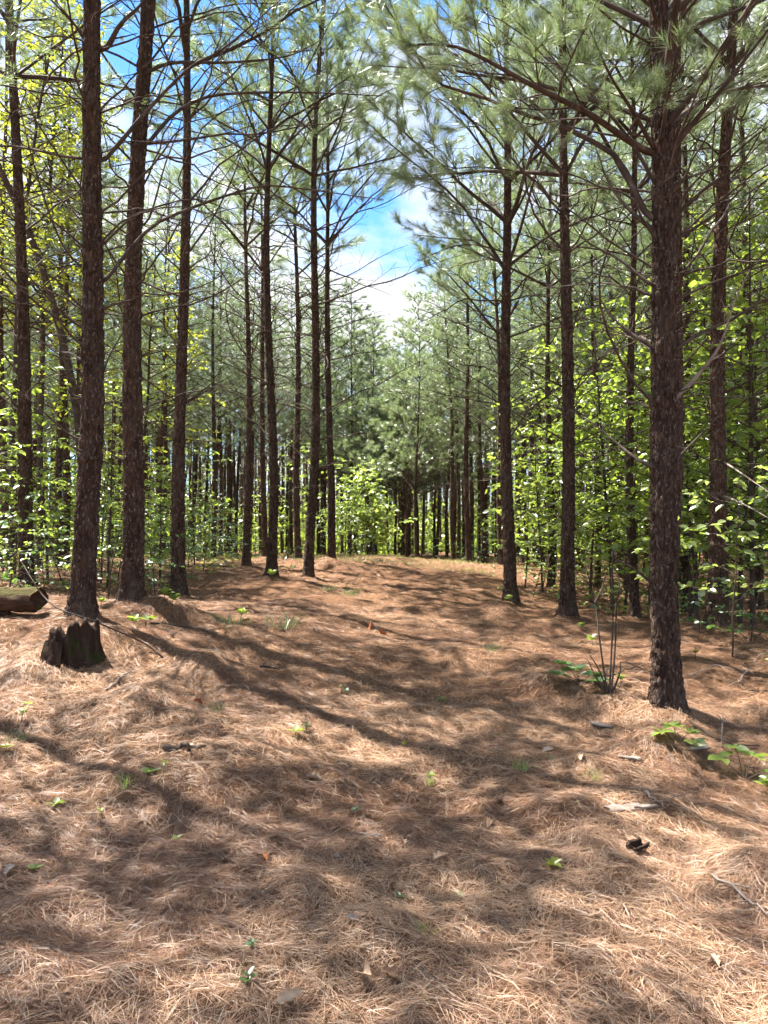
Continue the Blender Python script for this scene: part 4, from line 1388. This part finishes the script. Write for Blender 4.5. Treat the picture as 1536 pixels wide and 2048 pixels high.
flake(1275, 1706, .10, .13, 'dark grey curled piece of bark in the sunny slope at lower right', M_rot, .5, 3.6, .01)
flake(1248, 1622, .20, .06, 'pale weathered wood chip above the curled bark', M_pale, .2, .9, .025)
flake(1290, 1620, .13, .05, 'second weathered wood chip touching the pale one', M_pale, -.1, .9, .025)
flake(1203, 1455, .17, .09, 'grey wood chip on the slope left of the largest trunk', M_pale, -.4, 1.0, .03)
flake(1260, 1520, .16, .08, 'grey wood chip left of the dark needle mound', M_pale, .3, 1.0, .02)
flake(1385, 1500, .22, .07, 'flat grey wood chip in front of the forked twig', M_pale, .1, .7, .02)


# ------------------------------------------------------------------ seedlings and small plants
def seedling_set(nl, size, h, lm, whorled=True):
    st, lf = Buf(), Buf()
    sp = curve_from((0, 0, -.02), rng.uniform(0, 6.28), 1.4, 1.3, h, 5, .2)
    tube(st, sp, np.linspace(.0035, .002, 5), 5)
    P0, D0 = [], []
    for k in range(nl):
        a = k * 2.4 + rng.normal(0, .2); f = 1 - .5 * (k / nl) * (not whorled)
        P0.append(sp[-1] * f + sp[1] * (1 - f)); D0.append([math.cos(a), math.sin(a), rng.uniform(.05, .8)])
    leaves(lf, P0, D0, size, .25)
    return st.mesh('stem', M_branch, True), lf.mesh('leaves', lm)


SEED = [seedling_set(6, .075, .07, M_leaf_y), seedling_set(5, .06, .06, M_leaf), seedling_set(7, .055, .09, M_leaf_d, False), seedling_set(4, .05, .04, M_leaf), seedling_set(9, .10, .16, M_leaf, False), seedling_set(8, .05, .14, M_leaf_y, False)]
SP = ('stem', 'leaves')
for X, Y, k, sc, lab in [
    (1105, 1742, 0, 1.15, 'bright yellow-green seedling in the sun patch at lower right'), (110, 1615, 1, 1.1, 'two-leaved green seedling at the left in shade'),
    (207, 1640, 5, .7, 'pale upright seedling right of the two-leaved one at left'), (715, 1630, 2, .9, 'dark green seedling at the centre shadow edge'),
    (590, 1470, 1, 1.4, 'green seedling in the centre-left shade, left of a pair'), (612, 1462, 2, 1.2, 'green seedling right beside its twin in the centre-left shade'),
    (505, 1900, 2, .8, 'dark green seedling at the bottom left of centre'), (488, 1895, 3, .7, 'small round-leaved seedling beside the dark one at the bottom left'),
    (490, 1975, 2, 1.0, 'green sprig at the bottom edge left of centre'), (660, 1825, 3, .6, 'tiny dark seedling in the lower centre shade'),
    (600, 1840, 3, .6, 'tiny pale seedling left of the tiny dark one'), (355, 1680, 1, .7, 'small seedling in the lower left shade band'), (505, 1755, 3, .6, 'tiny seedling below the rust-red leaf'),
    (915, 1795, 1, .7, 'small green seedling in the sun below centre'), (800, 1805, 2, .7, 'dark sprig left of the small green seedling below centre'), (860, 1555, 1, .8, 'seedling on the sunlit slope right of centre'),
    (805, 1500, 5, .7, 'pale sprig at the centre of the clearing'), (1105, 1520, 2, .7, 'dark sprig on the shaded slope at the right'), (40, 1445, 5, 1.2, 'pale upright sprig near the left border'), (10, 1505, 0, 1.0, 'yellow-green sprig at the left border'),
    (50, 1410, 3, 1.3, 'white-green round-leaved plant in the sun patch near the left border'), (300, 1555, 1, 1.3, 'light green seedling in the left sun patch'), (325, 1545, 5, .9, 'pale sprig beside the light green seedling at left'),
    (325, 1535, 3, 1.0, 'round-leaved seedling behind the pale sprig at left'), (695, 1390, 2, 1.1, 'green sprig in the shaded centre of the clearing'), (685, 1385, 5, .8, 'pale sprig left of the green one in the shaded centre'),
    (545, 1160, 4, 1.8, 'bright plant at the foot of the mid-left pine'), (480, 1240, 4, 1.3, 'leafy plant on the slope left of the rust-orange leaf'), (885, 1405, 1, 1.2, 'seedling in the shade right of the clearing centre'),
    (1540, 1590, 4, 1.0, 'leafy plant at the right border'), (70, 1745, 1, .8, 'seedling near the left border in shade'), (1240, 1370, 4, .9, 'dark leafy sprout at the foot of the bare shrub'),
    (1390, 1320, 5, 1.4, 'yellow-green sprig in the sun right of the largest trunk'), (1165, 1262, 4, 1.1, 'leafy plant at the foot of the dark right pine'), (1185, 1290, 4, 1.2, 'leafy plant between the dark right pine and the bare shrub'),
    (1022, 1208, 4, 1.4, 'green plant hugging the foot of the crest-edge pine'), (265, 1255, 4, 1.2, 'pale leafy plant between the stump and the second thick pine'), (290, 1250, 1, 2.0, 'seedling right of the pale leafy plant near the stump'),
    (200, 1215, 4, 1.1, 'plant at the right foot of the pine behind the stump'), (345, 1215, 4, 1.5, 'leafy plant at the left foot of the edge pine'), (325, 1205, 4, 1.6, 'leafy plant between the second thick pine and the edge pine'), (55, 1235, 0, 1.6, 'yellow-green plant below the mossy log'),
]:
    q = gp(X, Y)
    plant('seedling', SEED[k], q[0], q[1], lab, 'seedling', 'seedlings on the needle floor', sc * (.75 if Y > 1300 else (.7 if k == 4 else .9)), None, SP)


def leafy_plant(X, Y, stems, L, leaf, nleaf, lm, name, label, cat):
    """low plant of spreading stems with a fan of large leaves at each tip"""
    q = gp(X, Y)
    e = obj(name, None, None, (q[0], q[1], float(G(q[0], q[1])) - .01)); tag(e, label, cat)
    for (a, el, f) in stems:
        st, lf = Buf(), Buf()
        sp = curve_from((0, 0, 0), a, el, el - .5, L * f, 6, .2)
        tube(st, sp, np.linspace(.004, .002, 6), 5)
        d = norm(sp[-1] - sp[-2])
        P0 = [sp[-1]] * nleaf; D0 = [[math.cos(a + t) * 1.0, math.sin(a + t), rng.uniform(-.2, .35)] for t in np.linspace(-2.2, 2.2, nleaf) + rng.normal(0, .15, nleaf)]
        leaves(lf, P0, D0, leaf, .25)
        s = obj('stem', st.mesh('stem', M_branch, True), e); obj('leaves', lf.mesh('leaves', lm), s)


leafy_plant(1160, 1372, [(2.6, 1.2, 1.1), (.4, .9, .8), (1.5, 1.1, .9), (-.6, .6, .9), (3.3, .8, 1.0)], .22, .13, 6, M_leaf_d, 'leafy_plant', 'dark glossy leafy plant left of the bare multi-stemmed shrub', 'plant')
leafy_plant(1355, 1490, [(2.9, 1.0, .9), (.2, .9, .9), (1.4, 1.1, 1.0), (-.9, .6, .9)], .16, .105, 6, M_leaf, 'leafy_plant', 'pale leafy plant in front of the largest trunk, on the needle mound', 'plant')
leafy_plant(1490, 1560, [(2.6, .9, 1.0), (.6, 1.0, 1.0), (1.6, 1.1, 1.2), (-.4, .7, 1.0)], .2, .12, 5, M_leaf, 'leafy_plant', 'green leafy plant near the right border below the forked twig', 'plant')
leafy_plant(1500, 1290, [(2.8, .7, 1.2), (.3, .8, 1.2), (1.2, 1.0, 1.2), (-1, .7, 1), (3.8, .7, 1)], .4, .12, 7, M_leaf_d, 'leafy_plant', 'spreading leafy plant below the pale-leaved sapling at right', 'plant')

# bare multi-stemmed shrub
q = gp(1218, 1390)
e = obj('bare_shrub', None, None, (q[0], q[1], float(G(q[0], q[1])) - .02)); tag(e, 'bare reddish multi-stemmed shrub left of the largest trunk', 'shrub')
d = q[1]
for pts in ([(1216, 1390), (1206, 1330), (1197, 1260), (1190, 1205), (1170, 1150)], [(1219, 1390), (1222, 1320), (1226, 1240), (1224, 1170), (1226, 1100)], [(1222, 1390), (1230, 1300), (1233, 1220), (1240, 1160)],
            [(1217, 1388), (1198, 1340), (1180, 1310)], [(1224, 1388), (1240, 1345), (1244, 1322), (1290, 1340)], [(1214, 1390), (1190, 1350), (1175, 1318)], [(1190, 1205), (1203, 1180), (1212, 1150)]):
    w = np.array([P(X, Y, d + rng.normal(0, .04) * i) for i, (X, Y) in enumerate(pts)]) - np.array(e.location)
    sb = Buf(); tube(sb, resample(w, 10), np.linspace(.0095, .004, 10), 6)
    obj('stem', sb.mesh('stem', M_stem if 'M_stem' in globals() else M_branch, True), e)

# dry and green grass
def blades(n, r, h, cols):
    bu = Buf()
    a = rng.uniform(0, 6.28, n); rr = r * np.sqrt(rng.random(n))
    p = np.stack([rr * np.cos(a), rr * np.sin(a), np.full(n, -.01)], -1)
    t = p + np.stack([rng.normal(0, h * .45, n), rng.normal(0, h * .45, n), h * rng.uniform(.5, 1.1, n)], -1)
    wv = norm(np.cross(t - p, rng.normal(size=(n, 3)))) * .003
    m = (p + t) * .5 + np.c_[np.zeros((n, 2)), np.full(n, h * .12)]
    V = np.stack([p - wv, p + wv, m + wv * .7, m - wv * .7, t], 1); k = np.arange(n)[:, None] * 5
    bu.add(V, k + [[3, 2, 4]], k + [[0, 1, 2, 3]])
    return bu


GT = [blades(26, .06, .14, None).mesh('blades', M_leaf), blades(40, .16, .12, None).mesh('blades', M_leaf_d)]
for X, Y, k, sc, lab in [(1185, 1560, 0, 1.0, 'grass tuft on the sunlit slope at right'), (860, 1570, 0, .7, 'thin grass tuft right of the centre sun patch'), (845, 1870, 0, .7, 'grass tuft in the lower centre shade'), (560, 1252, 1, 2.0, 'green grass patch on the crest slope left of centre'),
                         (470, 1250, 1, 1.8, 'grass patch next to the leafy plant on the left slope'), (700, 1190, 1, 1.8, 'grass patch right of the needle mound on the crest'), (660, 1180, 1, 1.6, 'grass patch below the needle mound on the crest'),
                         (30, 1480, 1, 1.0, 'dark grass tuft near the left border'), (430, 1420, 1, .9, 'grass tuft in the shade left of centre'), (1040, 1540, 0, 1.0, 'grass tuft on the sunny slope left of the grey curled leaf'), (250, 1575, 0, 1.0, 'grass tuft in the left sun patch'), (980, 1300, 1, 1.2, 'grass patch on the slope below the crest-edge pine')]:
    q = gp(X, Y)
    o = obj('grass_tuft', None, None, (q[0], q[1], float(G(q[0], q[1]))), (0, 0, rng.uniform(0, 6)), sc * .75); obj('blades', GT[k], o)
    tag(o, lab, 'grass tuft', 'grass tufts')
dg = Buf(); n = 9000
x = rng.uniform(-2.2, 4.2, n); y = rng.uniform(19.5, 27.5, n)
k = fbm(x * .9, y * .9, 44, 2) > -.1; x, y = x[k], y[k]; n = len(x)
p = np.stack([x, y, G(x, y) - .005], -1); t = p + np.stack([rng.normal(0, .05, n), rng.normal(0, .05, n), rng.uniform(.04, .13, n)], -1)
wv = norm(np.cross(t - p, rng.normal(size=(n, 3)))) * .005
c = np.array([(.55, .42, .22), (.50, .45, .20), (.30, .36, .10)])[rng.integers(0, 3, n)] * rng.uniform(.8, 1.15, (n, 1))
dg.add(np.stack([p - wv, p + wv, t], 1), np.arange(3 * n).reshape(-1, 3), None, np.repeat(c, 3, 0))
tag(obj('dry_grass', dg.mesh('dry_grass', M_litter)), 'thin straw-coloured grass on the sunlit crest', 'grass', kind='stuff')
print('TRIS', sum(len(m.loops) - 2 * len(m.polygons) for m in bpy.data.meshes))
